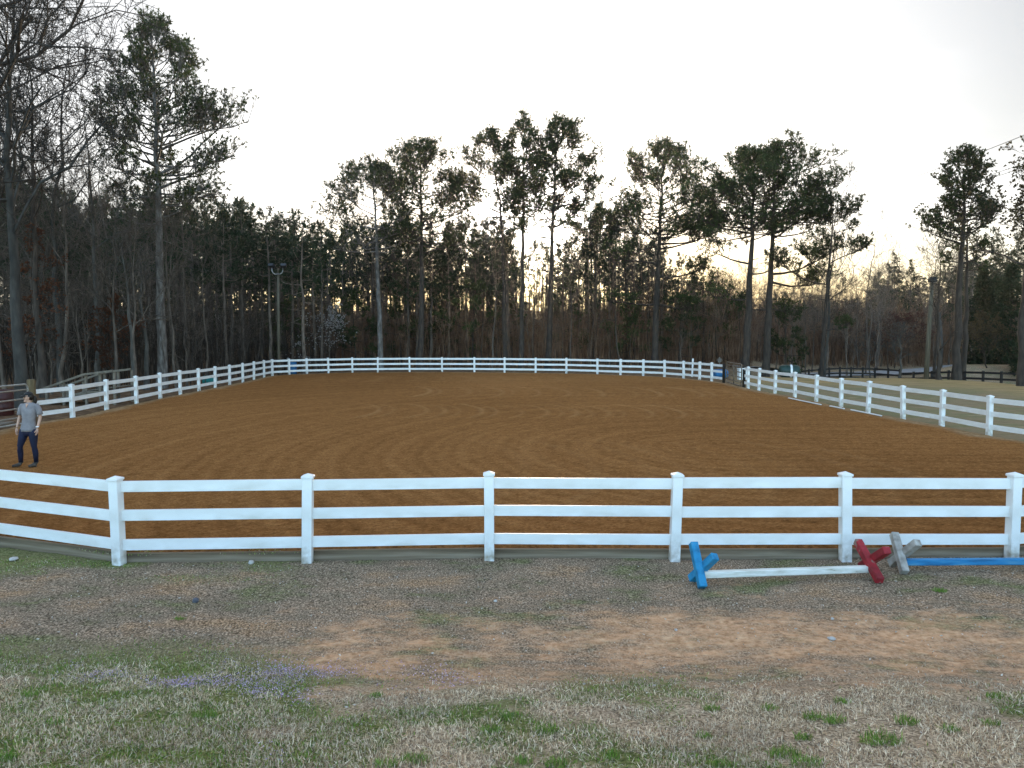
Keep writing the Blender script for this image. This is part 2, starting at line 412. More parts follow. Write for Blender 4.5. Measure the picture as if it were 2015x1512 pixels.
def dirt_mask(x, y):                         # bare orange dirt worn along the track in front of the fence
    n = fbm(x * 0.55, y * 1.3, 21, 5)
    c = 7.15 - 0.03 * x + 0.3 * np.sin(x * 0.5)
    w = np.exp(-((y - c) / 1.4) ** 2)
    lim = sstep(-4.2, -1.0, x + 0.3 * (y - 7)) * (0.82 + 0.18 * sstep(0, 3, x))
    return np.clip(w * lim * (0.75 + 0.5 * n), 0, 1)
def green_mask(x, y):
    n = fbm(x * 0.9, y * 1.1, 33, 4)
    left = sstep(2.0, -3.0, x) * 0.17 + sstep(-1, -4, x) * 0.06
    zone = sstep(6.8, 5.8, y - 0.9 * sstep(-1.0, -3.0, x))
    strip = sstep(9.0, 9.9, y) * sstep(-1.2, -4.5, x) * 0.8
    return np.clip(sstep(0.48, 0.62, n + left - 0.035) * zone + sstep(0.46, 0.6, n) * strip, 0, 1)
dirt = dirt_mask(X, Y); green = green_mask(X, Y)
lawn0 = sstep(0.25, 0.33, X / np.maximum(Y, 1)) * (Y > 11)
lawn = lawn0 * (1 - 0.75 * sstep(2, 7, Y - crest(X, Y)) * (Y > 20))
wood = np.clip(1 - lawn0, 0, 1) * sstep(14, 20, Y) * (1 - ins)
nx, ny = len(xs), len(ys)
idx = np.arange(nx * ny).reshape(ny, nx)
quads = np.stack([idx[:-1, :-1], idx[:-1, 1:], idx[1:, 1:], idx[1:, :-1]], -1).reshape(-1, 4)
me = np_mesh("terrain", np.stack([X, Y, Z], 1), quads=quads, smooth=True)
float_attr(me, "gold", sstep(-11, -3, Y - crest(X, Y)) * sstep(5, 1, Y - crest(X, Y)) * (Y > 20) * (0.5 + 0.5 * fbm(X * 0.4, Y * 0.3, 73))); float_attr(me, "thatch", np.clip(sstep(6.9, 5.5, Y - 0.6 * sstep(-1.0, -3.0, X) + (fbm(X * 1.2, Y * 1.2, 71) - 0.5) * 1.2) * (0.45 + 0.75 * fbm(X * 2, Y * 2, 72)), 0, 1)); float_attr(me, "dirt", dirt); float_attr(me, "green", green); float_attr(me, "lawn", lawn); float_attr(me, "wood", wood)
M_GROUND, n, l, b = node_mat("ground_soil_turf")
tc = n.new("ShaderNodeTexCoord")
def tnoise(scale, detail=6, stretch=None, rough=0.6):
    t = n.new("ShaderNodeTexNoise"); t.inputs["Scale"].default_value = scale; t.inputs["Detail"].default_value = detail; t.inputs["Roughness"].default_value = rough
    if stretch:
        mp = n.new("ShaderNodeMapping"); mp.inputs["Scale"].default_value = stretch
        l.new(tc.outputs["Object"], mp.inputs["Vector"]); l.new(mp.outputs["Vector"], t.inputs["Vector"])
    else: l.new(tc.outputs["Object"], t.inputs["Vector"])
    return t.outputs["Fac"]
def attr(nm):
    a = n.new("ShaderNodeAttribute"); a.attribute_name = nm; return a.outputs["Fac"]
def cramp(f, stops):
    r = ramp(n, stops); l.new(f, r.inputs["Fac"]); return r.outputs["Color"]
def mix(fac, a, c):
    m = n.new("ShaderNodeMix"); m.data_type = 'RGBA'
    l.new(fac, m.inputs["Factor"]); l.new(a, m.inputs[6]); l.new(c, m.inputs[7]); return m.outputs[2]
turf = cramp(tnoise(52, 7, (1, 0.7, 1)), [(0.34, (0.06, 0.046, 0.032)), (0.5, (0.235, 0.182, 0.128)), (0.66, (0.56, 0.44, 0.315))])
tone = cramp(tnoise(0.9, 6, (1, 1.6, 1)), [(0.36, (0.66, 0.80, 0.56)), (0.45, (0.85, 0.83, 0.8)), (0.55, (1.05, 0.98, 0.95)), (0.66, (1.2, 1.0, 0.84))])
tm_ = n.new('ShaderNodeMix'); tm_.data_type = 'RGBA'; tm_.blend_type = 'MULTIPLY'; tm_.inputs['Factor'].default_value = 1.0
l.new(turf, tm_.inputs[6]); l.new(tone, tm_.inputs[7]); turf = tm_.outputs[2]
thatch = cramp(tnoise(45, 5, (1, 0.8, 1)), [(0.36, (0.11, 0.083, 0.055)), (0.5, (0.36, 0.275, 0.185)), (0.64, (0.68, 0.54, 0.38))])
turf = mix(attr('thatch'), turf, thatch)
soil = cramp(tnoise(14, 8), [(0.3, (0.34, 0.18, 0.090)), (0.5, (0.58, 0.335, 0.185)), (0.7, (0.70, 0.46, 0.28))])
grn = cramp(tnoise(30, 5), [(0.34, (0.06, 0.07, 0.025)), (0.55, (0.18, 0.19, 0.07)), (0.7, (0.36, 0.33, 0.18))])
lwn = cramp(tnoise(0.32, 8, (1, 1.6, 1), 0.75), [(0.32, (0.13, 0.12, 0.06)), (0.45, (0.26, 0.19, 0.115)), (0.55, (0.18, 0.165, 0.085)), (0.7, (0.36, 0.26, 0.165))])
gold = cramp(tnoise(0.5, 8, (1, 2, 1), 0.7), [(0.32, (0.17, 0.135, 0.06)), (0.5, (0.38, 0.25, 0.11)), (0.7, (0.52, 0.345, 0.17))])  # dry crest grass with the low sun's warm light put into its colour
lwn = mix(attr('gold'), lwn, gold)
lit = cramp(tnoise(3.0, 8), [(0.32, (0.07, 0.044, 0.028)), (0.55, (0.16, 0.10, 0.06)), (0.7, (0.27, 0.18, 0.11))])
def madd(a, k, c):
    m = n.new("ShaderNodeMath"); m.operation = 'MULTIPLY_ADD'; m.inputs[1].default_value = k; l.new(a, m.inputs[0])
    if isinstance(c, float): m.inputs[2].default_value = c
    else: l.new(c, m.inputs[2])
    return m.outputs[0]
dn = madd(tnoise(2.6, 11, (0.8, 1.7, 1), 0.76), 4.6, -2.3)
dsum = madd(attr("dirt"), 1.5, dn)
dr = n.new("ShaderNodeMapRange"); dr.interpolation_type = 'SMOOTHSTEP'; dr.inputs["From Min"].default_value = 0.45; dr.inputs["From Max"].default_value = 1.9
l.new(dsum, dr.inputs["Value"])
c1 = mix(dr.outputs["Result"], turf, soil)
c1 = mix(attr("green"), c1, grn)
c1 = mix(attr("lawn"), c1, lwn)
c1 = mix(attr("wood"), c1, lit)
l.new(c1, b.inputs["Base Color"]); b.inputs["Roughness"].default_value = 0.95; b.inputs["Specular IOR Level"].default_value = 0.0
bp = n.new("ShaderNodeBump"); bp.inputs["Strength"].default_value = 0.8; bp.inputs["Distance"].default_value = 0.02
l.new(tnoise(55, 5), bp.inputs["Height"]); l.new(bp.outputs["Normal"], b.inputs["Normal"])
ground = link_mesh("ground", me, M_GROUND)
tag(ground, "dry turf, worn dirt and leaf litter ground around the arena", None, None, "structure")

# ------------------------------------------------------------------ arena footing with raked ridges and turning marks
ax = np.arange(-18.2, 15.6, 0.075)
ay = [9.5]
while ay[-1] < 62: ay.append(ay[-1] + 0.055 + 0.0035 * max(0, ay[-1] - 12))
ay = np.array(ay)
GX, GY = np.meshgrid(ax, ay); X, Y = GX.ravel(), GY.ravel()
ins = in_poly(X, Y, ARENA); dp = dist_poly(X, Y, ARENA); sd = np.where(ins, -dp, dp)
rng = np.random.default_rng(4)
# harrow passes: nested loops round a long spine
cx0, cx1, cyy = 5.5, 32.0, 19.5
t = np.clip((X - cx0) / (cx1 - cx0), 0, 1)
rad = np.hypot((X - (cx0 + t * (cx1 - cx0))), (Y - cyy) * 0.85)
warp = (fbm(X * 0.25, Y * 0.25, 11) - 0.5) * 0.6
rid = np.sin((rad + warp) * 2 * math.pi / 0.42) * 0.5 + 0.5
rid2 = np.sin((rad + warp) * 2 * math.pi / 1.25 + 2) * 0.5 + 0.5
rid3 = (np.sin((rad + warp * 0.9) * 2 * math.pi / 1.6) * 0.5 + 0.5) ** 7 * (0.3 + 0.7 * fbm(X * 0.5, Y * 0.5, 19))
far_fade = sstep(34, 16, Y)
clod = vnoise(X * 12, Y * 12, 12) * 0.6 + rng.random(X.shape) * 0.4
clod2 = vnoise(X * 4.2, Y * 6.5, 14)
track = np.zeros_like(X)
def c_row(yr, hd, depth, spacing, x0, x1, width, amp, seed):
    global track
    v = (Y - yr) / hd
    ok = np.abs(v) < 1
    s = np.where(ok, np.sqrt(np.clip(1 - v * v, 0, 1)), 0) * depth - 0.35 * v
    k = (X - s - x0) / spacing
    ki = np.round(k); off = (k - ki) * spacing
    jit = (vnoise(ki * 3.7, ki * 1.3 + 5, seed) - 0.5) * 0.8 * spacing
    amp_k = 0.35 + 0.65 * vnoise(ki * 5.1 + 9, ki * 2.2, seed + 1)
    o2 = off - jit
    prof = np.exp(-(o2 / width) ** 2) + 0.6 * np.exp(-((o2 - 0.55) / (width * 0.8)) ** 2)
    lim = (ki >= 0) & (ki * spacing + x0 <= x1) & ok
    fade = sstep(0, 0.25, 1 - np.abs(v)) * (0.45 + 0.55 * vnoise(X * 1.5, Y * 1.1, seed + 2))
    track = np.maximum(track, np.where(lim, prof * fade * amp * amp_k, 0))
c_row(29.4, 3.1, 1.6, 1.25, -6.4, 6.2, 0.10, 1.25, 50)
c_row(39.2, 4.0, 1.6, 1.65, -5.6, 10.0, 0.13, 1.2, 60)
c_row(50.5, 4.0, 1.8, 1.9, -14.0, 7.0, 0.2, 0.6, 70)
c_row(17.2, 4.8, 2.6, 1.1, -2.0, 6.5, 0.16, 0.42, 80)
h = 0.0 + (clod - 0.5) * 0.022 * (0.35 + 0.65 * far_fade) + (clod2 - 0.5) * 0.014 + (rid - 0.5) * 0.010 * far_fade + (rid2 - 0.5) * 0.004 + track * 0.05
edge = np.where(Y < 13.5, sstep(-0.36, -0.14, sd), sstep(-0.12, 0.22, sd))
h = h + 0.02 * sstep(-1.2, -0.3, sd) - 0.20 * edge
dry = np.clip(0.14 * rid3 + 0.05 * (rid2 - 0.5) + 0.13 * (rid - 0.5) * far_fade + 0.50 * (clod - 0.5) + 0.12 * (clod2 - 0.5) + 0.35 * (fbm(X * 0.13, Y * 0.09, 17) - 0.5) + 0.45, 0, 1)  # drier crests lighter; shade of gaps between clods put into the colour
sandy = sstep(-0.75, -0.25, sd + (fbm(X * 0.9, Y * 0.9, 15) - 0.5) * 0.7) * sstep(14, 20, Y)
nx, ny = len(ax), len(ay)
idx = np.arange(nx * ny).reshape(ny, nx)
quads = np.stack([idx[:-1, :-1], idx[:-1, 1:], idx[1:, 1:], idx[1:, :-1]], -1).reshape(-1, 4)
keep = (sd[quads] < np.where(Y < 13.5, -0.11, 0.25)[quads]).all(1)
quads = quads[keep]
used = np.unique(quads); remap = np.full(nx * ny, -1); remap[used] = np.arange(len(used))
me = np_mesh("arena_footing", np.stack([X, Y, h], 1)[used], quads=remap[quads], smooth=True)
float_attr(me, "dry", dry[used]); float_attr(me, "track", np.clip(track, 0, 1)[used]); float_attr(me, "sandy", sandy[used])
M_ARENA, n, l, b = node_mat("arena_clay")
tc = n.new("ShaderNodeTexCoord")
base = cramp(attr("dry"), [(0.05, (0.14, 0.060, 0.020)), (0.45, (0.262, 0.118, 0.040)), (0.85, (0.37, 0.178, 0.066))])
fine = cramp(tnoise(20, 9, (0.8, 1.2, 1), 0.8), [(0.36, (0.30, 0.27, 0.24)), (0.47, (0.85, 0.84, 0.82)), (0.56, (1.1, 1.1, 1.1)), (0.66, (1.7, 1.7, 1.75))])
mm = n.new("ShaderNodeMix"); mm.data_type = 'RGBA'; mm.blend_type = 'MULTIPLY'; mm.inputs["Factor"].default_value = 0.9
l.new(base, mm.inputs[6]); l.new(fine, mm.inputs[7])
trk = cramp(tnoise(9, 4), [(0.3, (0.27, 0.13, 0.05)), (0.7, (0.42, 0.23, 0.10))])
sdc = cramp(tnoise(5, 6), [(0.3, (0.20, 0.11, 0.05)), (0.7, (0.40, 0.27, 0.15))])
tf = n.new("ShaderNodeMath"); tf.operation = 'MULTIPLY'; tf.use_clamp = True; tf.inputs[1].default_value = 0.75; l.new(attr("track"), tf.inputs[0])
c1 = mix(tf.outputs[0], mm.outputs[2], trk); c1 = mix(attr("sandy"), c1, sdc)
l.new(c1, b.inputs["Base Color"]); b.inputs["Roughness"].default_value = 0.95; b.inputs["Specular IOR Level"].default_value = 0.0
bp = n.new("ShaderNodeBump"); bp.inputs["Strength"].default_value = 1.0; bp.inputs["Distance"].default_value = 0.03
l.new(tnoise(30, 8, (0.8, 1.2, 1), 0.75), bp.inputs["Height"]); l.new(bp.outputs["Normal"], b.inputs["Normal"])
arena = link_mesh("arena_floor", me, M_ARENA)
tag(arena, "raked orange-brown clay riding arena inside the white fence", None, None, "structure")

# ------------------------------------------------------------------ white rail fences
PW, PH = 0.132, 1.19
mbp = MB(); mbp.box((0, 0, (PH - 0.05) / 2 - 0.15), (PW, PW, PH - 0.05 + 0.3), bevel=0.006); post_me = mbp.mesh("post")
mbc = MB()
mbc.box((0, 0, PH - 0.036), (PW + 0.024, PW + 0.024, 0.028), bevel=0.004)
r_ = mbc.bm; hw = (PW + 0.02) / 2
vs = [r_.verts.new((sx * hw, sy * hw, PH - 0.021)) for sx, sy in ((-1, -1), (1, -1), (1, 1), (-1, 1))]; tp = r_.verts.new((0, 0, PH + 0.012))
for k in range(4): r_.faces.new((vs[k], vs[(k + 1) % 4], tp))
cap_me = mbc.mesh("cap")
mbr = MB(); mbr.box((0, 0, 0), (1, 0.040, 0.142), bevel=0.0); rail_me = mbr.mesh("rail")
post_me.materials.append(M_POST); cap_me.materials.append(M_VINYL); rail_me.materials.append(M_VINYL)
rf = random.Random(5)
def rail(a, b, zz, parent, me_=None, name="rail"):
    o = link_mesh(name, me_ or rail_me, None, parent)
    a, b = Vector(a), Vector(b); d = b - a
    o.location = (a + b) / 2 + Vector((0, 0, zz))
    o.rotation_euler = (0, -math.atan2(d.z, math.hypot(d.x, d.y)), math.atan2(d.y, d.x))
    o.scale = (d.length - 0.004, 1, 1)
    return o
def white_fence(pts, label, z0=0.0, end_posts=(True, True), group="white rail fences round the arena"):
    root = empty("rail_fence", (pts[len(pts) // 2][0], pts[len(pts) // 2][1], 0), 0, label, "fence", group)
    off = root.location.copy()
    P = [Vector((x, y, (z0(x, y) if callable(z0) else z0) + rf.uniform(-0.012, 0.012))) - off for x, y in pts]
    for i, p in enumerate(P):
        if (i == 0 and not end_posts[0]) or (i == len(P) - 1 and not end_posts[1]): continue
        d = (P[min(i + 1, len(P) - 1)] - P[max(i - 1, 0)])
        o = link_mesh("post", post_me, None, root)
        o.location = p; o.rotation_euler = (rf.gauss(0, 0.009), rf.gauss(0, 0.009), math.atan2(d.y, d.x))
        c = link_mesh("cap", cap_me, None, o)
    for a, b in zip(P, P[1:]):
        for zz in (1.045, 0.66, 0.272):
            rail(a, b, zz + rf.uniform(-0.008, 0.008), root)
    return root
white_fence(FRONT, "white three-rail fence across the foreground, nearest to the camera", lambda x, y: -0.10 if y < 13 else -0.06)
white_fence([(14.3, 20.2)] + RIGHT + [tuple(gp(1465, 763.2)[:2])], "white three-rail fence along the right side beside the lawn", -0.01, (True, False))
white_fence([tuple(gp(66, 832)[:2])] + LEFTFAR[1:], "white three-rail fence round the left side and far end before the wood", -0.01, (False, False))

# timber edging boards at the foot of the front fence
edg = empty("edging_boards", (FRONT[7][0], FRONT[7][1], -0.1), 0, "brown timber edging boards along the foot of the front white fence", "edging")
off = edg.location.copy()
for a, b in zip(FRONT[2:], FRONT[3:-3]):
    a3, b3 = Vector((*a, 0)), Vector((*b, 0))
    nrm = Vector((0, 0, 1)).cross((b3 - a3).normalized())
    o = MB().bar(Vector((0, 0, 0)), Vector((1, 0, 0)), 0.045, 0.20, 0.004).build("board", M_EDGE, edg)
    d = b3 - a3
    o.location = (a3 + nrm * 0.10) - off + Vector((0, 0, -0.068 + rf.uniform(-0.012, 0.012)))
    o.rotation_euler = (0, rf.uniform(-0.004, 0.004), math.atan2(d.y, d.x)); o.scale = (d.length - 0.008, 1, 1)
# ------------------------------------------------------------------ tree builders
def prisms(p0, p1, r0, r1, n):
    """one tapered n-sided stick per row"""
    d = p1 - p0; ln = np.linalg.norm(d, axis=1, keepdims=True) + 1e-9; d = d / ln
    ref = np.where(np.abs(d[:, 2:3]) > 0.9, np.array([[1.0, 0, 0]]), np.array([[0, 0, 1.0]]))
    u = np.cross(ref, d); u /= np.linalg.norm(u, axis=1, keepdims=True) + 1e-9; v = np.cross(d, u)
    ang = np.arange(n) * 2 * math.pi / n
    ring = u[:, None, :] * np.cos(ang)[None, :, None] + v[:, None, :] * np.sin(ang)[None, :, None]
    a = p0[:, None, :] + ring * r0[:, None, None]; c = p1[:, None, :] + ring * r1[:, None, None]
    V = np.concatenate([a, c], 1).reshape(-1, 3)
    k = np.arange(n); q = np.stack([k, (k + 1) % n, n + (k + 1) % n, n + k], 1)
    Q = (np.arange(len(p0))[:, None, None] * 2 * n + q[None]).reshape(-1, 4)
    return V, Q
def trunk_tube(pts, rad, n):
    pts = np.asarray(pts); m = len(pts)
    d = np.gradient(pts, axis=0); d /= np.linalg.norm(d, axis=1, keepdims=True)
    u = np.cross(d, np.array([0, 1.0, 0])); u /= np.linalg.norm(u, axis=1, keepdims=True) + 1e-9; v = np.cross(d, u)
    ang = np.arange(n) * 2 * math.pi / n
    V = pts[:, None] + (u[:, None] * np.cos(ang)[None, :, None] + v[:, None] * np.sin(ang)[None, :, None]) * np.asarray(rad)[:, None, None]
    V = V.reshape(-1, 3)
    i = np.arange(m - 1)[:, None] * n; k = np.arange(n)[None]
    Q = np.stack([i + k, i + (k + 1) % n, i + n + (k + 1) % n, i + n + k], -1).reshape(-1, 4)
    return V, Q
def join(parts):
    Vs, Qs, o = [], [], 0
    for V, Q in parts:
        if len(V) == 0: continue
        Vs.append(V); Qs.append(Q + o); o += len(V)
    return np.concatenate(Vs), np.concatenate(Qs)
def puffs(P, D, rng, k=9, ln=0.26, w=0.035, spread=0.9):
    """a burst of k needle bundles at every point"""
    N = len(P)
    if N == 0: return np.zeros((0, 3)), np.zeros((0, 3), int)
    dirs = rng.normal(size=(N, k, 3)) * spread + D[:, None, :] * 0.9
    dirs /= np.linalg.norm(dirs, axis=2, keepdims=True) + 1e-9
    side = np.cross(dirs, rng.normal(size=(N, k, 3))); side /= np.linalg.norm(side, axis=2, keepdims=True) + 1e-9
    L_ = ln * rng.uniform(0.7, 1.25, (N, k, 1)); base = P[:, None, :] - dirs * 0.05
    mid = base + dirs * L_ * 0.55
    V = np.stack([base, mid + side * w, base + dirs * L_, mid - side * w], 2).reshape(-1, 3)
    i = np.arange(N * k)[:, None] * 4
    Q = (i + np.array([[0, 1, 2, 3]]))
    return V, Q
def curve(p, d, ln, m, rng, lift=0.0, wob=0.12):
    pts = [np.array(p, float)]; d = np.array(d, float); d /= np.linalg.norm(d)
    for i in range(m):
        d = d + rng.normal(size=3) * wob + np.array([0, 0, lift / m]); d /= np.linalg.norm(d)
        pts.append(pts[-1] + d * ln / m)
    return np.array(pts)
def pine_profile(t):                          # crown half-width from crown base (0) to tip (1)
    return np.interp(t, [0, 0.12, 0.28, 0.45, 0.62, 0.78, 0.90, 1], [0.72, 0.96, 1.0, 0.88, 0.68, 0.44, 0.24, 0.08])
def pine(seed, H, cb, rad, tr, path=None, prof=pine_profile, nb=34, dens=1.0, bias=0.0, extra=(), dead=6, k=8, ln=0.30, w=0.027, sides=9, gap=0.08, tip_lift=0.30, sub=10):
    """tall bare-stemmed pine: path = sideways offsets of the stem (x at heights as fractions), rad = crown half-width"""
    rng = np.random.default_rng(seed)
    zz = np.linspace(0, 1, 15)
    path = path or [(0, 0), (1, rng.uniform(-0.3, 0.3))]
    px = np.interp(zz, [a for a, _ in path], [c for _, c in path])
    px = np.convolve(np.pad(px, 1, mode='edge'), [0.25, 0.5, 0.25], 'valid') + rng.normal(size=15) * 0.035 * (zz > 0.05)
    py = np.cumsum(rng.normal(size=15) * 0.04)
    pts = np.stack([px, py, zz * H], 1)
    rr = tr * (1 - 0.93 * zz ** 1.25); rr[0] *= 1.3
    parts = [trunk_tube(pts, rr, sides)]
    def stem_at(f): return np.array([np.interp(f, zz, pts[:, 0]), np.interp(f, zz, pts[:, 1]), f * H]), np.interp(f, zz, rr)
    S0, S1, R0, R1 = [], [], [], []
    TP, TD = [], []
    def stick(pts_, ra, rb):
        m = len(pts_) - 1
        for i in range(m):
            S0.append(pts_[i]); S1.append(pts_[i + 1]); R0.append(ra + (rb - ra) * i / m); R1.append(ra + (rb - ra) * (i + 1) / m)
    def limb(p, d, L_, r0, density, lift):
        b = curve(p, d, L_, 5, rng, lift=lift)
        stick(b, r0, 0.018)
        ns = max(2, int(sub * density * (0.12 + 0.37 * L_)))
        for s in range(ns):
            f = rng.uniform(0.36, 1.0) ** 0.75
            q = np.array([np.interp(f, np.linspace(0, 1, 6), b[:, c]) for c in range(3)])
            j = min(4, int(f * 5)); dd = b[j + 1] - b[j]; dd = dd / np.linalg.norm(dd)
            sd_ = rng.normal(size=3); sd_[2] = abs(sd_[2]) * 0.7 + 0.1
            d2 = dd * 0.7 + sd_ / np.linalg.norm(sd_) * 0.9
            l2 = L_ * rng.uniform(0.16, 0.34) * (1.1 - 0.25 * f) + 0.30
            c2 = curve(q, d2, l2, 3, rng, lift=0.5)
            stick(c2, 0.02, 0.010)
            for g in range(3 + int(rng.random() < 0.5)):
                fj = rng.uniform(0.35, 1.0); q2 = c2[0] + (c2[-1] - c2[0]) * fj
                d3 = (c2[-1] - c2[0]); d3 = d3 / np.linalg.norm(d3) + rng.normal(size=3) * 0.7 + np.array([0, 0, 0.5])
                e = q2 + d3 / np.linalg.norm(d3) * rng.uniform(0.18, 0.5)
                S0.append(q2); S1.append(e); R0.append(0.011); R1.append(0.007)
                TP.append(e); TD.append(d3 / np.linalg.norm(d3))
            TP.append(c2[-1]); TD.append((c2[-1] - c2[-2]) / np.linalg.norm(c2[-1] - c2[-2]))
        for f in (0.62, 0.74, 0.84, 0.92, 1.0):
            q = np.array([np.interp(f, np.linspace(0, 1, 6), b[:, c]) for c in range(3)]) + rng.normal(size=3) * 0.10
            TP.append(q); TD.append((b[-1] - b[-2]) / np.linalg.norm(b[-1] - b[-2]))
    az = rng.uniform(0, 6.28)
    for i in range(nb):
        t = (i + rng.uniform(0.1, 0.9)) / nb
        if rng.random() < gap: continue
        f = cb + (0.985 - cb) * t
        p, rs = stem_at(f)
        az += 2.4 + rng.uniform(-0.5, 0.5)
        L_ = rad * float(prof(t)) * rng.uniform(0.70, 1.02) * (1 + bias * math.cos(az))
        el = R(-4 + 50 * t ** 1.3 + rng.uniform(-11, 11))
        d = (math.cos(az) * math.cos(el), math.sin(az) * math.cos(el), math.sin(el))
        limb(p, d, max(L_, 0.5), min(rs * 0.5, 0.018 + 0.014 * L_), dens, tip_lift)
    for f, a_, L_, el, dn in extra:
        p, rs = stem_at(f); a_ = R(a_)
        d = (math.cos(a_) * math.cos(R(el)), math.sin(a_) * math.cos(R(el)), math.sin(R(el)))
        limb(p, d, L_, min(rs * 0.6, 0.03 + 0.014 * L_), dn, 0.35)
    for i in range(dead):                     # dead stubs on the bare stem
        f = rng.uniform(cb * 0.45, cb * 1.02); p, rs = stem_at(f); a_ = rng.uniform(0, 6.28); el = R(rng.uniform(-25, 25))
        b = curve(p, (math.cos(a_) * math.cos(el), math.sin(a_) * math.cos(el), math.sin(el)), rng.uniform(0.5, 2.2), 3, rng)
        stick(b, 0.03, 0.008)
    parts.append(prisms(np.array(S0), np.array(S1), np.array(R0), np.array(R1), 4))
    V, Q = join(parts)
    tm = np_mesh("trunk", V, quads=Q, smooth=True)
    V, Q = puffs(np.array(TP), np.array(TD), rng, k, ln, w)
    cm = np_mesh("crown", V, quads=Q)
    return tm, cm
def bare(seed, H, tr, path=None, levels=4, fork=0.35, nb=14, spread=1.0, sides=8, tips=None, twig=0.007, up=0.35, lenk=0.42, kids=(3, 5)):
    """leafless broadleaf: stem, limbs, branches and twigs; tips = optional (k, ln, w) leaf or bud bursts on the twig ends"""
    rng = np.random.default_rng(seed)
    zz = np.linspace(0, 1, 13)
    path = path or [(0, 0), (0.5, rng.uniform(-0.5, 0.5)), (1, rng.uniform(-0.8, 0.8))]
    px = np.interp(zz, [a for a, _ in path], [c for _, c in path]) + rng.normal(size=13) * 0.05 * (zz > 0.05)
    pts = np.stack([px, np.cumsum(rng.normal(size=13) * 0.08), zz * H], 1)
    rr = tr * (1 - 0.92 * zz ** 0.9); rr[0] *= 1.25
    parts = [trunk_tube(pts, rr, sides)]
    S = [[], [], [], []]; TP, TD = [], []
    def rec(p, d, L_, r, lev):
        m = 5 if lev <= 1 else 3
        b = curve(p, d, L_, m, rng, lift=up * 0.6, wob=0.20 if lev < 2 else 0.26)
        r1 = max(r * 0.45, twig)
        for i in range(m):
            S[0].append(b[i]); S[1].append(b[i + 1]); S[2].append(r + (r1 - r) * i / m); S[3].append(r + (r1 - r) * (i + 1) / m)
        if lev >= levels:
            TP.append(b[-1]); TD.append((b[-1] - b[-2]) / np.linalg.norm(b[-1] - b[-2])); return
        for s in range(rng.integers(*kids) + (2 if lev == 1 else 0)):
            f = rng.uniform(0.25, 1.0); i = min(m - 1, int(f * m)); q = b[i] + (b[i + 1] - b[i]) * (f * m - i)
            dd = b[i + 1] - b[i]; dd = dd / np.linalg.norm(dd)
            d2 = dd * 0.75 + rng.normal(size=3) * 0.55 * spread + np.array([0, 0, up * 0.35])
            rec(q, d2, L_ * rng.uniform(0.35, 0.65), max(r * 0.45 * (1.2 - 0.5 * f), twig), lev + 1)
    az = rng.uniform(0, 6.28)
    for i in range(nb):
        f = fork + (0.98 - fork) * (i + rng.random()) / nb
        p = np.array([np.interp(f, zz, pts[:, c]) for c in range(3)]); rs = np.interp(f, zz, rr)
        az += 2.4 + rng.uniform(-0.6, 0.6); el = R(rng.uniform(15, 60))
        rec(p, (math.cos(az) * math.cos(el), math.sin(az) * math.cos(el), math.sin(el)), H * lenk * (1.15 - 0.75 * f) * rng.uniform(0.6, 1.1), rs * 0.55, 1)
    parts.append(prisms(*[np.array(a) for a in S], 3))
    V, Q = join(parts)
    tm = np_mesh("trunk", V, quads=Q, smooth=True); cm = None
    if tips:
        k, ln, w = tips
        V, Q = puffs(np.array(TP), np.array(TD), rng, k, ln, w, 1.2); cm = np_mesh("crown", V, quads=Q)
    return tm, cm
def tree(name, tm, cm, loc, label, group=None, bark=M_BARK, leaf=M_NEEDLE, rz=0.0, sc=1.0, cat="tree", crown_name="crown"):
    r = empty(name, loc, rz, label, cat, group)
    if not tm.materials: tm.materials.append(bark)
    link_mesh("trunk", tm, None, r)
    if cm is not None:
        if not cm.materials: cm.materials.append(leaf)
        link_mesh(crown_name, cm, None, r)
    r.scale = (sc, sc, sc)
    return r
def G(x, y): return float(terrain_z(x, y)) - 0.05

# ------------------------------------------------------------------ the tall pines that stand out
def hero(px_base, Y, ytop, px_mid, px_top, crown_px, ycb, tr, seed, label, **kw):
    b_ = at(px_base, 700, Y); x0 = b_.x; z0 = G(x0, Y)
    top = at(px_top[0], ytop, Y); H = top.z - z0
    mid = at(px_mid[0], px_mid[1], Y)
    path = [(0, 0), ((mid.z - z0) / H, mid.x - x0), (1, top.x - x0)]
    cb = (at(px_base, ycb, Y).z - z0) / H
    rad = crown_px / F * Y * 1.52; kw['nb'] = int(kw['nb'] * 1.7)
    ex = []
    for (py, az, Lpx, el, dn) in kw.pop("ex", ()):
        ex.append(((at(px_base, py, Y).z - z0) / H, az, Lpx / F * Y, el, dn))
    cb = cb * H / (H - 0.18 * rad); ex = [(f_ * H / (H - 0.18 * rad), *r_) for f_, *r_ in ex]; H -= 0.18 * rad
    tm, cm = pine(seed, H, cb, rad, tr, path=path, extra=ex, **kw)
    return tree("pine_tree", tm, cm, (x0, Y, z0), label, bark=M_BARK if px_base < 760 else M_BARKD)  # backlit stems of the row take darker bark: their shade put into the colour
hero(316, 42, 16, (311, 330), (302, 16), 94, 405, 0.27, 11, "tallest pine with pale grey trunk behind the left fence, one long limb reaching right",
     nb=44, dens=1.4, bias=0.10, k=9, ln=0.21, w=0.020, ex=[(345, 10, 185, 20, 1.3), (372, -5, 140, 8, 1.1), (300, 15, 190, 22, 1.0), (330, 170, 110, 15, 0.9), (390, 180, 90, 10, .9), (430, 20, 80, 5, 1.2), (440, 160, 70, 0, 1.0)])
hero(748, 63, 300, (742, 500), (733, 300), 72, 500, 0.24, 12, "leaning pine with a ragged crown stretched left, first of the tall row", nb=26, bias=-0.25, ex=[(425, 175, 92, 20, 1.2), (450, 170, 70, 12, 1.0)])
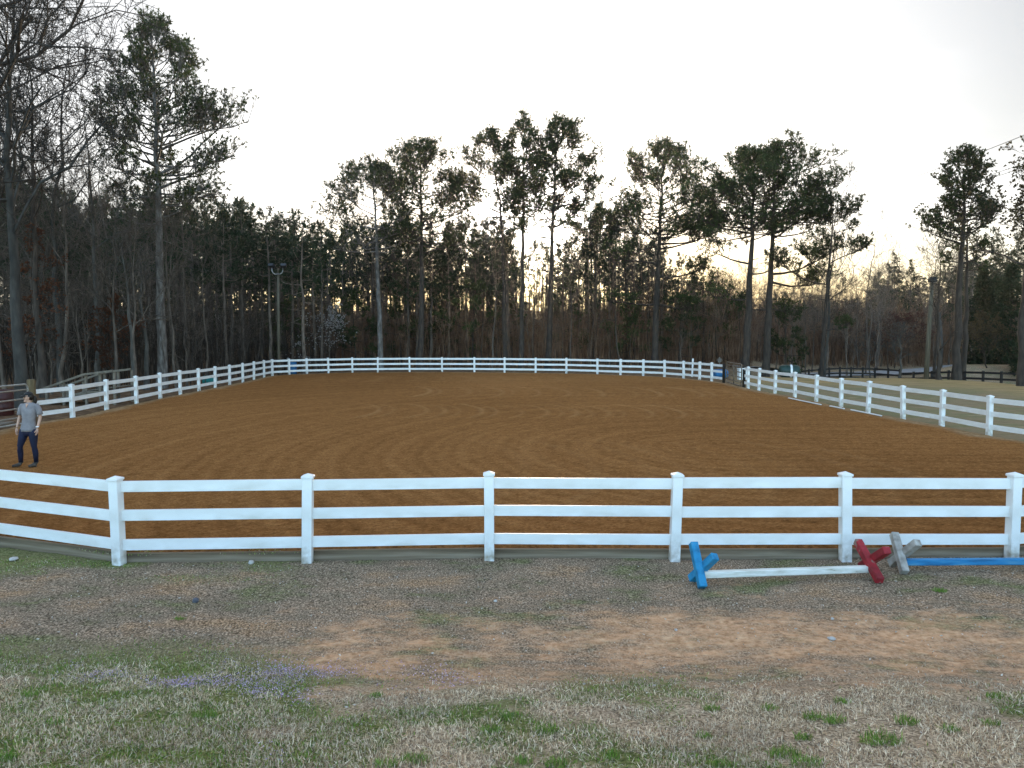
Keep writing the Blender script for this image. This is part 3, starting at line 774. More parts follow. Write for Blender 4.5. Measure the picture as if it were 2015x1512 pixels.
hero(828, 64, 262, (829, 480), (826, 262), 80, 485, 0.27, 13, "straight pine with a broad domed crown, second of the tall row", nb=34, ex=[(440, 5, 85, 28, 1.1), (450, 170, 85, 25, 1.0), (500, 10, 60, 10, 1.0)])
hero(996, 66, 245, (988, 430), (965, 245), 62, 455, 0.21, 14, "slim pine with a sparse crown bending left, beside the twin-topped pair", nb=30, bias=-0.3, dens=1.0, ex=[(420, 165, 70, 25, 0.9)])
hero(1026, 65, 219, (1029, 450), (1031, 219), 50, 435, 0.22, 15, "middle one of three crowded tall pines in front of the setting sun", nb=34, dens=1.05)
hero(1078, 62, 219, (1087, 460), (1098, 219), 68, 450, 0.26, 16, "pine leaning right with an open crown, directly right of the sun glow", nb=38, dens=1.0, bias=0.2, ex=[(400, 5, 110, 35, 1.0), (450, 10, 90, 22, 0.9), (470, 170, 55, 10, .9)])
hero(1288, 64, 266, (1299, 450), (1307, 266), 80, 485, 0.29, 17, "dark pine with a heavy limb of foliage hanging right over the bare trunks", nb=36, ex=[(480, 0, 125, 12, 2.6), (490, -25, 115, 8, 2.6), (470, 20, 110, 14, 2.4), (520, 180, 110, 0, 1.2), (545, 10, 120, 0, 1.6), (600, 20, 110, -4, 1.8), (600, 170, 90, -4, 1.6)])
hero(1468, 57, 280, (1477, 500), (1486, 280), 80, 475, 0.30, 18, "left one of the two big pines near the far right gate", nb=34, bias=-0.1, dens=0.8, ex=[(430, 180, 85, 10, 1.6), (460, 185, 120, 5, 1.3), (520, 175, 95, 0, 1.2), (540, 10, 75, 0, 1.0), (590, 180, 80, 0, 1.2)])
hero(1506, 57.5, 272, (1518, 500), (1526, 272), 84, 465, 0.30, 19, "right one of the two big pines near the far right gate", nb=36, bias=0.15, dens=0.8, ex=[(430, 10, 120, 22, 1.1), (470, 15, 110, 15, 1.2), (540, 0, 130, 0, 2.2), (555, 15, 130, -2, 2.2), (610, 170, 60, -2, 1.5), (610, 30, 80, 0, 1.5)])
hero(1614, 55, 385, (1625, 600), (1640, 385), 40, 470, 0.16, 20, "thin dark-stemmed pine with a few clumps of needles, right of the big pair", nb=14, gap=0.3, ex=[(520, 10, 80, 15, 2.2), (535, 175, 70, 10, 2.0), (560, 170, 110, 0, 1.8), (650, 10, 50, 0, 1.5)])
hero(1884, 50, 303, (1895, 500), (1908, 303), 33, 470, 0.28, 21, "tall narrow pine in stacked clumps on the right beside the black fence", nb=38, dens=1.25, ln=0.2, w=0.03,
     prof=lambda t: np.interp(t, [0, 0.15, 0.3, 0.45, 0.58, 0.7, 0.88, 1], [1.3, 1.55, 1.2, 0.65, 1.15, 1.1, 0.8, 0.35]), ex=[(480, 180, 85, 20, 1.2), (520, 5, 80, 20, 1.0)])
hero(1896, 53, 420, (1898, 600), (1899, 420), 36, 540, 0.22, 22, "shorter pine stem standing just behind the stacked-clump pine", nb=13, dens=0.7, gap=.25)

hero(1165, 74, 385, (1163, 500), (1160, 385), 34, 470, 0.17, 23, "slim pine with sparse clumps between the leaning pine and the dark pine, left of two", nb=15, gap=0.25, dens=0.7)
hero(1232, 76, 405, (1230, 520), (1226, 405), 34, 500, 0.16, 24, "slim backlit pine just left of the dark heavy-limbed pine, right of two", nb=14, gap=0.25, dens=0.7)
hero(1385, 72, 520, (1384, 600), (1383, 520), 26, 580, 0.14, 25, "short slim pine right of the dark heavy-limbed pine", nb=12, gap=0.25, dens=0.7)
# leafless trees that stand out
def hero_bare(px, Y, ytop, tr, seed, label, path_px, bark=M_BARKG, **kw):
    b_ = at(px, 720, Y); z0 = G(b_.x, Y); H = at(px, ytop, Y).z - z0
    path = [((at(px, q, Y).z - z0) / H, (p - px) / F * Y) for p, q in path_px]
    path.sort()
    tm, cm = bare(seed, H, tr, path=path, **kw)
    return tree("bare_tree", tm, cm, (b_.x, Y, z0), label, bark=bark, leaf=M_BUD)
hero_bare(38, 30, -60, 0.26, 31, "big bare oak with a thick grey trunk behind the metal gate", [(38, 780), (38, 550), (34, 300), (55, 100), (70, -60)], levels=5, nb=19, fork=0.40, kids=(3, 5), twig=0.009)
hero_bare(-95, 24, -330, 0.34, 32, "huge bare oak whose limbs arch in from the left edge", [(-95, 800), (-85, 400), (-60, 0), (-40, -330)], levels=5, nb=16, fork=0.4, lenk=0.5, bark=M_BARKD, twig=0.009)
hero_bare(85, 36, 60, 0.18, 43, "twiggy bare tree close behind the big oak on its right side", [(85, 740), (80, 400), (92, 60)], levels=5, nb=15, fork=0.45, bark=M_BARKD, twig=0.009)
hero_bare(-30, 33, 120, 0.2, 44, "dark twiggy bare tree cut by the left edge below the arching limbs", [(-30, 750), (-25, 400), (5, 120)], levels=5, nb=14, fork=0.4, bark=M_BARKD, twig=0.009)
hero_bare(122, 40, 90, 0.19, 33, "crooked bare tree with a kinked stem between the oak and the tallest pine", [(122, 740), (118, 420), (128, 345), (140, 320), (142, 270), (165, 90)], levels=4, nb=15, fork=0.5)
hero_bare(196, 42, 215, 0.17, 34, "straight slender bare tree left of the tallest pine", [(196, 740), (196, 400), (190, 300), (182, 215)], levels=4, nb=12, fork=0.5)
hero_bare(262, 39, 470, 0.15, 35, "pale bare stem in the wood just left of the tallest pine", [(262, 740), (258, 560), (255, 470)], levels=3, nb=8, fork=0.7)
hero_bare(288, 41, 500, 0.16, 36, "bent pale stem leaning on the left side of the tallest pine", [(288, 740), (292, 680), (286, 600), (288, 500)], levels=3, nb=8, fork=0.7)
hero_bare(1622, 58, 385, 0.13, 37, "feathery pale leafless tree rising above the thin pine on the right", [(1622, 735), (1632, 480), (1638, 385)], levels=4, nb=18, fork=0.45, up=0.9, spread=0.8)
hero_bare(1780, 56, 470, 0.13, 38, "forked bare tree standing behind the leaning light pole", [(1838, 745), (1836, 600), (1835, 550), (1830, 470)], levels=4, nb=14, fork=0.5, bark=M_BARKD)
hero_bare(2010, 44, 350, 0.25, 39, "big trunk cut by the right edge with brown buds in its crown", [(2010, 760), (2014, 550), (2012, 350)], levels=4, nb=16, fork=0.55, bark=M_BARKD, tips=(5, 0.16, 0.05))
hero_bare(1770, 54, 640, 0.10, 40, "small round-headed leafless tree beside the corner of the black fence", [(1770, 742), (1770, 700), (1770, 640)], levels=4, nb=16, fork=0.35, up=0.5)
hero_bare(1712, 66, 655, 0.08, 41, "small vase-shaped leafless tree in front of the pale road", [(1712, 725), (1712, 690), (1712, 655)], levels=4, nb=12, fork=0.3, up=0.8)
hero_bare(1850, 50, 560, 0.17, 42, "grey stump-like trunk with one long branch sweeping low to the right", [(1850, 745), (1846, 650), (1840, 560)], levels=3, nb=8, fork=0.3, bark=M_BARKD)

# ------------------------------------------------------------------ the wood: individual trees, sharing a few shapes
tr_ = random.Random(8)
PV = []                                        # mid-height pines: H, crown base
for i, (H, cb, rad, nb, dn) in enumerate([(14, .55, 1.9, 15, .8), (15.5, .58, 2.1, 16, .8), (13, .5, 2.0, 15, .85), (16.5, .62, 2.0, 15, .8), (14.5, .45, 1.7, 16, .8), (12, .4, 2.2, 16, .8)]):
    PV.append((H, pine(100 + i, H, cb, rad, 0.13 + 0.006 * H / 2, nb=nb, dens=dn, k=8, ln=0.36, w=0.034, sides=6, dead=10, sub=6, gap=0.18)))
BV = []                                        # leafless trees
for i, (H, lv, nb, fk) in enumerate([(11, 4, 12, .3), (13, 4, 12, .4), (9, 4, 12, .25), (12, 3, 16, .35), (7, 4, 10, .15), (15, 3, 14, .5)]):
    BV.append((H, bare(200 + i, H, 0.06 + 0.004 * H, levels=lv, nb=nb, fork=fk, sides=6, kids=(3, 4) if lv > 3 else (3, 5), twig=0.008, up=0.5)))
used = []
def sd_arena(x, y):
    a, c = np.array([x]), np.array([y]); d = float(dist_poly(a, c, ARENA)[0]); return -d if in_poly(a, c, ARENA)[0] else d
ZONES = [(-9999, 20, "beyond the tube gate"), (20, 110, "around the big bare oak"), (110, 210, "behind the wooden ramp"), (210, 300, "just left of the tallest pine"), (300, 400, "just right of the tallest pine"),
         (400, 500, "short of the floodlight pole"), (500, 600, "beside the floodlight pole"), (600, 690, "behind the white blossom"), (690, 780, "around the leaning pine"), (780, 900, "around the broad domed pine"),
         (900, 1010, "left of the three crowded pines"), (1010, 1120, "behind the three crowded pines"), (1120, 1250, "left of the heavy-limbed dark pine"), (1250, 1350, "behind the heavy-limbed dark pine"), (1350, 1440, "behind the rusty gate"),
         (1440, 1560, "behind the two big pines"), (1560, 1690, "behind the thin clumped pine"), (1690, 1790, "above the dark plank fence"), (1790, 1860, "behind the leaning pole"), (1860, 1960, "behind the stacked-clump pine"), (1960, 9999, "at the right edge")]
def scatter(n, fx, what, kind, group, pick, scale, mind=1.0, bark=M_BARKM, leaf=M_NEEDLED):
    made = 0; tries = 0; out = []
    while made < n and tries < n * 40:
        tries += 1
        x, y = fx()
        if sd_arena(x, y) < 1.2: continue
        if what == "pine" and 1000 < CX + x / y * F < 1280 and tr_.random() < 0.6: continue
        if any((x - a) ** 2 + (y - c) ** 2 < mind * mind for a, c in used): continue
        used.append((x, y)); made += 1
        H, (tm, cm) = pick(x, y)
        s = scale(x, y, H)
        out.append((CX + x / y * F, y, H * s, tree(kind, tm, cm, (x, y, G(x, y)), "-", group, bark=bark, leaf=leaf, rz=tr_.uniform(0, 6.28), sc=s)))
    for a, c, where in ZONES:                 # say of each where it stands, how deep and how tall it is among its neighbours
        m = sorted((r for r in out if a <= r[0] < c), key=lambda r: r[1])
        if not m: continue
        hs = sorted(r[2] for r in m); hm = hs[len(hs) // 2]
        for i, r in enumerate(m):
            depth = "front rank" if i < len(m) / 3 else ("middle rank" if i < len(m) * 2 / 3 else "deepest rank")
            size = "only" if len(m) == 1 else ("tallest" if r[2] == hs[-1] else "shortest" if r[2] == hs[0] else "taller" if r[2] >= hm else "shorter")
            lab = f"{size} {what} {where}, {depth} of the wood" if len(m) > 1 else f"lone {what} {where}"
            r[3]["label"] = lab
def band(px0, px1, y0, y1):
    def f():
        Y_ = tr_.uniform(y0, y1); return (tr_.uniform(px0, px1) - CX) / F * Y_, Y_
    return f
# skyline of the mid wood: height of its tops in pixels across the photograph
SKX = [-300, 0, 100, 200, 300, 400, 480, 560, 640, 700, 760, 850, 950, 1010, 1040, 1110, 1150, 1200, 1260, 1330, 1420, 1500, 1600, 1680, 1740, 1800, 1900, 2015, 2300]
SKY = [300, 330, 370, 390, 370, 385, 395, 415, 440, 445, 450, 455, 450, 462, 490, 480, 420, 420, 455, 490, 525, 530, 530, 535, 510, 500, 470, 450, 450]
def to_sky(x, y, H, jit=26):
    px = CX + x / y * F; t = at(px, np.interp(px, SKX, SKY) + abs(tr_.gauss(0, jit)), y).z
    return max(0.45, min(1.45, t / H))
P = lambda x, y: PV[tr_.randrange(6)]
B = lambda x, y: BV[tr_.randrange(6)]
scatter(95, band(-60, 660, 50, 92), "dark pine", "pine_tree", "pines of the dense left wood", P, to_sky, 0.9)
scatter(66, band(640, 1260, 68, 105), "pine", "pine_tree", "pines of the wood behind the far fence", P, to_sky, 1.0)
scatter(26, band(1240, 1700, 70, 115), "slim pine", "pine_tree", "pines of the thin wood on the right", P, lambda x, y, H: to_sky(x, y, H) * tr_.uniform(.75, 1), 1.2)
scatter(24, band(1700, 2080, 78, 115), "backlit pine", "pine_tree", "pines beyond the road", P, to_sky, 1.2)
scatter(70, band(-80, 520, 36, 70), "grey leafless tree", "bare_tree", "leafless trees of the left wood", B, lambda x, y, H: tr_.uniform(0.6, 1.05), 0.8)
scatter(60, band(540, 1300, 66, 95), "brown leafless tree", "bare_tree", "leafless trees behind the far fence", B, lambda x, y, H: tr_.uniform(0.45, 0.85), 0.8)
scatter(46, band(1260, 1720, 66, 110), "thin leafless tree", "bare_tree", "leafless trees behind the gate", B, lambda x, y, H: tr_.uniform(0.5, 0.9), 0.9)
scatter(46, band(1680, 2090, 82, 120), "leafless tree", "bare_tree", "leafless trees beyond the road", B, lambda x, y, H: tr_.uniform(0.6, 1.15), 0.9)

AP = [(H, pine(130 + i, H, cb, 1.9, 0.14, nb=9, dens=0.6, k=8, ln=0.36, w=0.03, sides=6, dead=8, sub=6, gap=0.2)) for i, (H, cb) in enumerate([(14, .55), (15, .6), (13, .5)])]
scatter(62, band(760, 1300, 70, 98), "airy pine", "pine_tree", "airy pines against the sun", lambda x, y: AP[tr_.randrange(3)], lambda x, y, H: to_sky(x, y, H, 22) * 1.06, 0.8)
scatter(44, band(700, 1420, 70, 100), "twiggy bare tree", "bare_tree", "twiggy trees against the sun", lambda x, y: BV[(1, 3, 5)[tr_.randrange(3)]], lambda x, y, H: to_sky(x, y, H, 25) * tr_.uniform(.85, 1.08), 0.8)
scatter(34, band(1390, 1740, 66, 100), "bare sapling", "bare_tree", "bare saplings between the big pines", lambda x, y: BV[(1, 3, 5)[tr_.randrange(3)]], lambda x, y, H: to_sky(x, y, H, 20) * tr_.uniform(.9, 1.12), 0.8)
# dark evergreens on the right
def conifer(seed, H, rad, n=900, k=8):
    rng = np.random.default_rng(seed)
    f = rng.random(n) ** 1.3; a_ = rng.uniform(0, 6.28, n); r = rad * (1 - f) ** 0.75 * np.sqrt(rng.uniform(0.15, 1, n)) * (0.8 + 0.35 * np.sin(a_ * 3 + seed) * np.cos(f * 14))
    P_ = np.stack([r * np.cos(a_), r * np.sin(a_), 0.4 + f * (H - 0.5)], 1)
    D_ = np.stack([np.cos(a_), np.sin(a_), 0.4 + 0 * a_], 1)
    V, Q = puffs(P_, D_, rng, k, 0.42, 0.06); cm = np_mesh("crown", V, quads=Q)
    base = np.stack([0 * r, 0 * r, np.maximum(P_[:, 2] - 0.35 * r, 0.1)], 1)[::3]
    tv = trunk_tube([(0, 0, 0), (0.05, 0, H * .5), (0, 0.05, H * 0.96)], [0.16, 0.10, 0.02], 6)
    V, Q = join([tv, prisms(base, P_[::3], np.full(len(base), 0.02), np.full(len(base), 0.008), 3)])
    return np_mesh("trunk", V, quads=Q, smooth=True), cm
for px, Y_, yt, rp, sd_, lab in [(1985, 66, 520, 70, 1, "dark dense evergreen behind the bank at the right edge"), (1930, 70, 530, 55, 2, "dark evergreen left of the one at the right edge"),
                                 (2040, 60, 540, 60, 3, "dark evergreen partly cut off by the right edge"), (1955, 74, 545, 50, 7, "dark evergreen filling the gap between its two neighbours on the right")]:
    b_ = at(px, 710, Y_); z0 = G(b_.x, Y_)
    tree("evergreen_tree", *conifer(sd_, at(px, yt, Y_).z - z0, rp / F * Y_), (b_.x, Y_, z0), lab, "dark evergreens at the right edge", bark=M_BARKD, leaf=M_NEEDLED)
# young pines with low green boughs inside the wood
for px, Y_, yt, rp, sd_, lab in [(700, 67, 585, 48, 11, "young pine with low green boughs right of the white blossom"), (930, 69, 560, 65, 12, "bushy young pine between the second and third tall pines"),
                                 (860, 72, 590, 50, 13, "young pine under the broad domed crown"), (1170, 78, 590, 45, 14, "small young pine low in the middle of the wood"),
                                 (560, 63, 600, 40, 15, "young pine just right of the floodlight pole"), (790, 70, 575, 42, 16, "young pine left of the broad domed pine"), (985, 75, 580, 44, 17, "young pine at the foot of the three crowded pines"),
                                 (1240, 70, 595, 46, 18, "young pine left of the heavy-limbed dark pine"), (1335, 68, 585, 50, 19, "young pine with dark boughs right of the heavy-limbed dark pine"), (1425, 72, 590, 46, 20, "young pine behind the rusty gate"),
                                 (1548, 66, 600, 40, 21, "young pine right of the two big pines"), (1118, 73, 560, 44, 22, "young pine right of the three crowded pines")]:
    b_ = at(px, 710, Y_); z0 = G(b_.x, Y_)
    H_ = at(px, yt, Y_).z - z0
    tree("young_pine", *pine(400 + sd_, H_, 0.22, rp / F * Y_ * 1.1, 0.09, nb=17, dens=1.0, k=8, ln=0.34, w=0.034, sides=6, dead=2, sub=8, gap=0.2), (b_.x, Y_, z0), lab, "young pines low in the wood", bark=M_BARKD, leaf=M_NEEDLE)

# shrubs with leaves or flowers
def shrub(px, Y_, yt, wpx, seed, tips, leaf, label, name="shrub", nb=12, ybase=735, H=None, cat="shrub", crown="foliage"):
    b_ = at(px, ybase, Y_); z0 = G(b_.x, Y_); H = at(px, yt, Y_).z - z0
    tm, cm = bare(seed, H * 0.9, 0.05, levels=4, nb=nb, fork=0.12, sides=5, tips=tips, up=0.5, lenk=min(0.75, wpx / F * Y_ / H * 0.9), kids=(3, 5))
    return tree(name, tm, cm, (b_.x, Y_, z0), label, bark=M_BARKD, leaf=leaf, cat=cat, crown_name=crown)
shrub(222, 40, 570, 75, 61, (4, 0.13, 0.04), M_RUST, "young beech keeping its rust-brown dead leaves in the left wood", nb=16)
shrub(640, 61.5, 612, 80, 62, (5, 0.12, 0.045), M_BLOSSOM, "white flowering shrub behind the far left corner of the fence", nb=10, crown="blossom")
shrub(1760, 84, 620, 110, 63, (4, 0.2, 0.05), M_MAPLE, "reddish budding maple beyond the road", nb=16, name="maple_tree", cat="tree", crown="buds")
shrub(1665, 88, 600, 90, 64, (3, 0.16, 0.04), M_MAPLE, "dull red budding tree above the far end of the black fence", nb=14, name="maple_tree", cat="tree", crown="buds")
shrub(1940, 62, 620, 70, 65, (4, 0.14, 0.05), M_BUD, "pale budding shrub in front of the dark evergreens", nb=14, crown="buds")
shrub(60, 36, 420, 90, 66, (3, 0.12, 0.04), M_RUST, "brown-leaved young tree behind the big oak on the left", nb=14, name="beech_tree", cat="tree")

# ------------------------------------------------------------------ the far-off wood and the brush under the trees, read as one mass
def far_wood():
    rng = np.random.default_rng(77)
    n = 620
    Yf = rng.uniform(100, 165, n); pxs = rng.uniform(-500, 2500, n); Xf = (pxs - CX) / F * Yf
    zt = np.array([at(p, np.interp(p, SKX, SKY) + 45 + abs(rng.normal() * 30), y_).z for p, y_ in zip(pxs, Yf)])
    z0 = terrain_z(Xf, Yf) - 0.2
    p0 = np.stack([Xf, Yf, z0], 1); p1 = np.stack([Xf + rng.normal(size=n) * .5, Yf, zt], 1)
    tv = prisms(p0, p1, np.full(n, .17), np.full(n, .04), 5)
    V, Q = tv
    link = np_mesh("stems", V, quads=Q, smooth=True)
    m = 60
    f = rng.random((n, m)) ** 0.8; rr = 2.1 * np.sqrt(np.clip(1 - (f - 0.35) ** 2 / 0.45, 0.05, 1)) * np.sqrt(rng.random((n, m))); a_ = rng.uniform(0, 6.28, (n, m))
    Hc = (zt - z0)[:, None] * 0.42; thin = (pxs > 640) & (rng.random(n) < 0.6)
    P_ = np.stack([p1[:, 0, None] + rr * np.cos(a_), Yf[:, None] + rr * np.sin(a_), zt[:, None] - Hc * (1 - f)], -1)[~thin].reshape(-1, 3)
    V, Q = puffs(P_, rng.normal(size=P_.shape) * 0.3 + np.array([0, 0, .5]), rng, 4, 0.5, 0.10)
    return link, np_mesh("canopy", V, quads=Q)
def left_mass():
    """dark tops and boughs that close the deep wood on the left"""
    rng = np.random.default_rng(78); n = 230
    Yf = rng.uniform(88, 135, n); pxs = rng.uniform(-500, 655, n); Xf = (pxs - CX) / F * Yf
    zt = np.array([at(p, np.interp(p, SKX, SKY) + 30 + abs(rng.normal() * 40), y_).z for p, y_ in zip(pxs, Yf)]); z0 = terrain_z(Xf, Yf)
    m = 85; f = rng.random((n, m)); rr = 2.2 * np.sqrt(rng.random((n, m))); a_ = rng.uniform(0, 6.28, (n, m))
    P_ = np.stack([Xf[:, None] + rr * np.cos(a_), Yf[:, None] + rr * np.sin(a_), z0[:, None] + (zt - z0)[:, None] * (0.12 + 0.88 * f)], -1).reshape(-1, 3)
    V, Q = puffs(P_, rng.normal(size=P_.shape) * 0.3 + np.array([0, 0, .4]), rng, 4, 0.6, 0.13)
    return np_mesh("boughs", V, quads=Q)
st, cn = far_wood()
fw = empty("far_wood", (0, 110, 0), 0, "distant mass of pine stems and tops behind the nearer trees", "wood"); fw["kind"] = "stuff"
for nm, me_, m_ in (("stems", st, M_BARKD), ("canopy", cn, M_NEEDLED), ("boughs", left_mass(), M_NEEDLED)):
    o = link_mesh(nm, me_, m_, fw); o.location = (0, -110, 0); o["kind"] = "stuff"
def brush(n, fx, hlo, hhi, seed, twig):
    rng = np.random.default_rng(seed)
    xy = np.array([fx() for _ in range(n)])
    xy = xy[~in_poly(xy[:, 0], xy[:, 1], ARENA) & (dist_poly(xy[:, 0], xy[:, 1], ARENA) > 1.0)]; n = len(xy)
    z0 = terrain_z(xy[:, 0], xy[:, 1]) - 0.05
    h_ = rng.uniform(hlo, hhi, n) * (0.5 + 0.7 * fbm(xy[:, 0] * 0.12, xy[:, 1] * 0.12, seed))
    p0 = np.stack([xy[:, 0], xy[:, 1], z0], 1); lean = rng.normal(size=(n, 2)) * 0.10 * h_[:, None]
    pm = p0 + np.concatenate([lean * 0.5, h_[:, None] * 0.55], 1); p1 = p0 + np.concatenate([lean * 1.5, h_[:, None]], 1)
    r = np.full(n, twig) * rng.uniform(.6, 1.5, n)
    ps = [prisms(p0, pm, r, r * .7, 3), prisms(pm, p1, r * .7, r * .25, 3)]
    for j in range(4):
        f = rng.uniform(0.3, 0.95, n)[:, None]; q = p0 + (p1 - p0) * f
        d = rng.normal(size=(n, 3)); d[:, 2] = np.abs(d[:, 2]) + 0.3; d /= np.linalg.norm(d, axis=1, keepdims=True)
        ps.append(prisms(q, q + d * (h_[:, None] * rng.uniform(.12, .3, (n, 1))), r * .5, r * .25, 3))
    V, Q = join(ps)
    return np_mesh("brush", V, quads=Q)
for n_, bx, lo, hi, sd_, tw, lab in [(3600, band(-120, 660, 42, 95), 2.5, 7.5, 301, 0.02, "tangle of thin undergrowth in the left wood"),
                                 (5200, band(560, 1480, 67, 115), 4.5, 9.0, 302, 0.022, "brown thicket of thin stems under the trees behind the far fence"),
                                 (5500, band(1380, 2150, 86, 130), 4.0, 9.5, 303, 0.03, "brown thicket beyond the road on the right")]:
    tag(link_mesh("brush", brush(n_, bx, lo, hi, sd_, tw), M_BRUSHD if sd_ == 301 else M_BRUSH), lab, "undergrowth", None, "stuff")
# ------------------------------------------------------------------ road and far black fence on the right
rp = [(20, 70), (27, 70.5), (36, 74), (46, 81), (56, 90), (70, 104)]
rv, rq = [], []
for i in range(61):
    t_ = i / 60 * (len(rp) - 1); k = min(int(t_), len(rp) - 2); f = t_ - k
    x_ = rp[k][0] + (rp[k + 1][0] - rp[k][0]) * f; y_ = rp[k][1] + (rp[k + 1][1] - rp[k][1]) * f
    for s in (-2.6, 2.6): rv.append((x_ - s * 0.4, y_ + s, float(terrain_z(x_, y_)) + 0.10))
rq = [(2 * i, 2 * i + 2, 2 * i + 3, 2 * i + 1) for i in range(60)]
rq = [tuple(reversed(q)) for q in rq]
tag(link_mesh("road", np_mesh("road", rv, quads=rq), M_ROAD), "pale grey road curving away beyond the black fence", None, None, "structure")
dv = []
for i in range(21):
    x_ = 31 + i * 1.0; y_ = 57.5 - 0.12 * i
    for s in (-1.3, 1.3): dv.append((x_, y_ + s, float(terrain_z(x_, y_)) + 0.06))
tag(link_mesh("driveway", np_mesh("driveway", dv, quads=[tuple(reversed((2 * i, 2 * i + 2, 2 * i + 3, 2 * i + 1))) for i in range(20)]), M_ROAD), "pale drive at the foot of the grassy bank", None, None, "structure")

def black_fence(tops, label, hgt=1.2, rails=(0.06, 0.45, 0.84)):
    """tops: (pixel x, pixel y of the post top, distance)"""
    P_ = [at(px, py, Y_) for px, py, Y_ in tops]
    root = empty("plank_fence", P_[0] - Vector((0, 0, hgt)), 0, label, "fence", "black plank fences beyond the lawn"); off = root.location.copy()
    for p in P_:
        o = MB().box((0, 0, -hgt / 2 - 0.15), (0.13, 0.13, hgt + 0.3), bevel=0.01).build("post", M_BLACKFENCE, root); o.location = p - off
    for a, c in zip(P_, P_[1:]):
        for dz in rails:
            a2, c2 = a - off - Vector((0, 0.085, dz + 0.07)), c - off - Vector((0, 0.085, dz + 0.07))
            o = MB().bar((-0.5, 0, 0), (0.5, 0, 0), 0.035, 0.14).build("rail", M_BLACKFENCE, root)
            d = c2 - a2; o.location = (a2 + c2) / 2; o.rotation_euler = (0, -math.atan2(d.z, math.hypot(d.x, d.y)), math.atan2(d.y, d.x)); o.scale = (d.length - 0.006, 1, 1)
    return root
black_fence([(1545, 730, 67), (1575, 728.3, 66), (1592, 726.5, 65.5), (1612, 725, 65), (1632, 723.3, 64.5), (1653, 722.3, 64), (1675, 722.5, 63.5), (1698, 723, 63), (1722, 723.5, 62.5), (1748, 725, 61), (1771, 726.5, 59)],
            "dark plank fence running in front of the pale road")
black_fence([(1772, 732, 58.5), (1798, 731.5, 57), (1834, 730, 55), (1867, 729, 53), (1899, 729.2, 51.5), (1935, 730, 50), (1971, 731, 48.5), (2008, 732, 47), (2050, 733, 46), (2095, 734, 45)],
            "dark plank fence in front of the grassy bank, behind the leaning pole")

# ------------------------------------------------------------------ poles and cables
def wire(name, a, c, sag, label, r=0.014, n=24, group=None):
    a, c = Vector(a), Vector(c)
    pts = [a.lerp(c, i / n) - Vector((0, 0, sag * 4 * (i / n) * (1 - i / n))) for i in range(n + 1)]
    return tag(MB().tube(pts, r, 5).build(name, M_BLACK), label, "cable", group)
pl = at(549, 720, 56); zb = G(pl.x, 56); tz = at(551, 537, 56).z
root = empty("light_pole", (pl.x, 56, zb), 0, "wooden pole with two floodlights standing in front of the left wood", "light pole")
h_ = tz - zb
MB().tube([(0, 0, -0.3), (0.02, 0, h_ * .5), (0.07, 0, h_)], [0.125, 0.11, 0.09], 12).build("pole", M_POLEWOOD, root)
br = MB()
for s in (-1, 1):
    br.tube([(0.07, -0.14, h_ - 0.12), (0.07 + s * .18, -0.16, h_ - 0.12), (0.07 + s * .33, -0.16, h_ - 0.02), (0.07 + s * .40, -0.16, h_ + .14), (0.07 + s * .40, -0.16, h_ + .34)], 0.035, 8)
br.build("bracket", M_METAL, root)
MB().tube([(0.07, 0, h_), (0.07, 0, h_ + 0.30)], 0.07, 10).build("pole_cap", M_POLEWOOD, root)
for s in (-1, 1):
    m = MB(); m.box((0, 0, 0), (0.44, 0.28, 0.27), bevel=0.05)
    for q in range(5): m.box((-0.16 + q * 0.08, 0.16, 0), (0.016, 0.08, 0.22))
    o = m.build("floodlight", M_BLACK, root); o.location = (0.07 + s * .44, -0.16, h_ + .50); o.rotation_euler = (R(-28), 0, R(s * 14))
    g_ = MB(); g_.box((0, -0.145, 0), (0.36, 0.012, 0.20), bevel=0.004); g_.build("lens", M_LENS, o)
wire("power_cable", at(551, 540, 55.8), at(130, 440, 40), 0.9, "thin cable sagging from the floodlight pole into the left trees")
pb, pt = at(1822, 748, 51), at(1834, 556, 51); zb = G(pb.x, 51)
root = empty("light_pole", (pb.x, 51, zb), 0, "grey wooden pole leaning right with a boxy lamp on top, by the black fence", "light pole")
T = pt - Vector((pb.x, 51, zb))
MB().tube([(0, 0, -0.3), T * 0.5, T], [0.165, 0.14, 0.105], 12).build("pole", M_POLEWOOD, root)
m = MB(); m.box(T + Vector((0, -0.05, 0.14)), (0.50, 0.36, 0.26), bevel=0.05); m.box(T + Vector((0, -0.05, 0.30)), (0.40, 0.26, 0.08), bevel=0.02)
lh = m.build("lamp_head", M_BLACK, root)
MB().box(T + Vector((0, -0.05, 0.0)), (0.40, 0.26, 0.018)).build("lens", M_LENS, lh)
wire("power_cable", at(2230, 178, 75), at(1700, 383, 130), 0.4, "upper single overhead wire crossing the sky at the right edge", 0.038, group="overhead wires on the right")
wire("power_cable", at(2230, 246, 75), at(1690, 424, 130), 0.4, "upper one of the close pair of overhead wires at the right edge", 0.034, group="overhead wires on the right")
wire("power_cable", at(2230, 255, 75), at(1690, 429, 130), 0.4, "lower one of the close pair of overhead wires at the right edge", 0.034, group="overhead wires on the right")
# dead-wood post and small stake on the road side
b_ = at(1851, 725, 70); z_ = G(b_.x, 70); t_ = at(1849, 615, 70)
tag(MB().tube([(b_.x, 70, z_), (b_.x + .05, 70, (z_ + t_.z) / 2), (t_.x, 70, t_.z)], [0.13, .12, .09], 8).build("dead_trunk", M_BARKG), "pale bare dead trunk standing by the bank, right of the leaning pole", "dead tree")

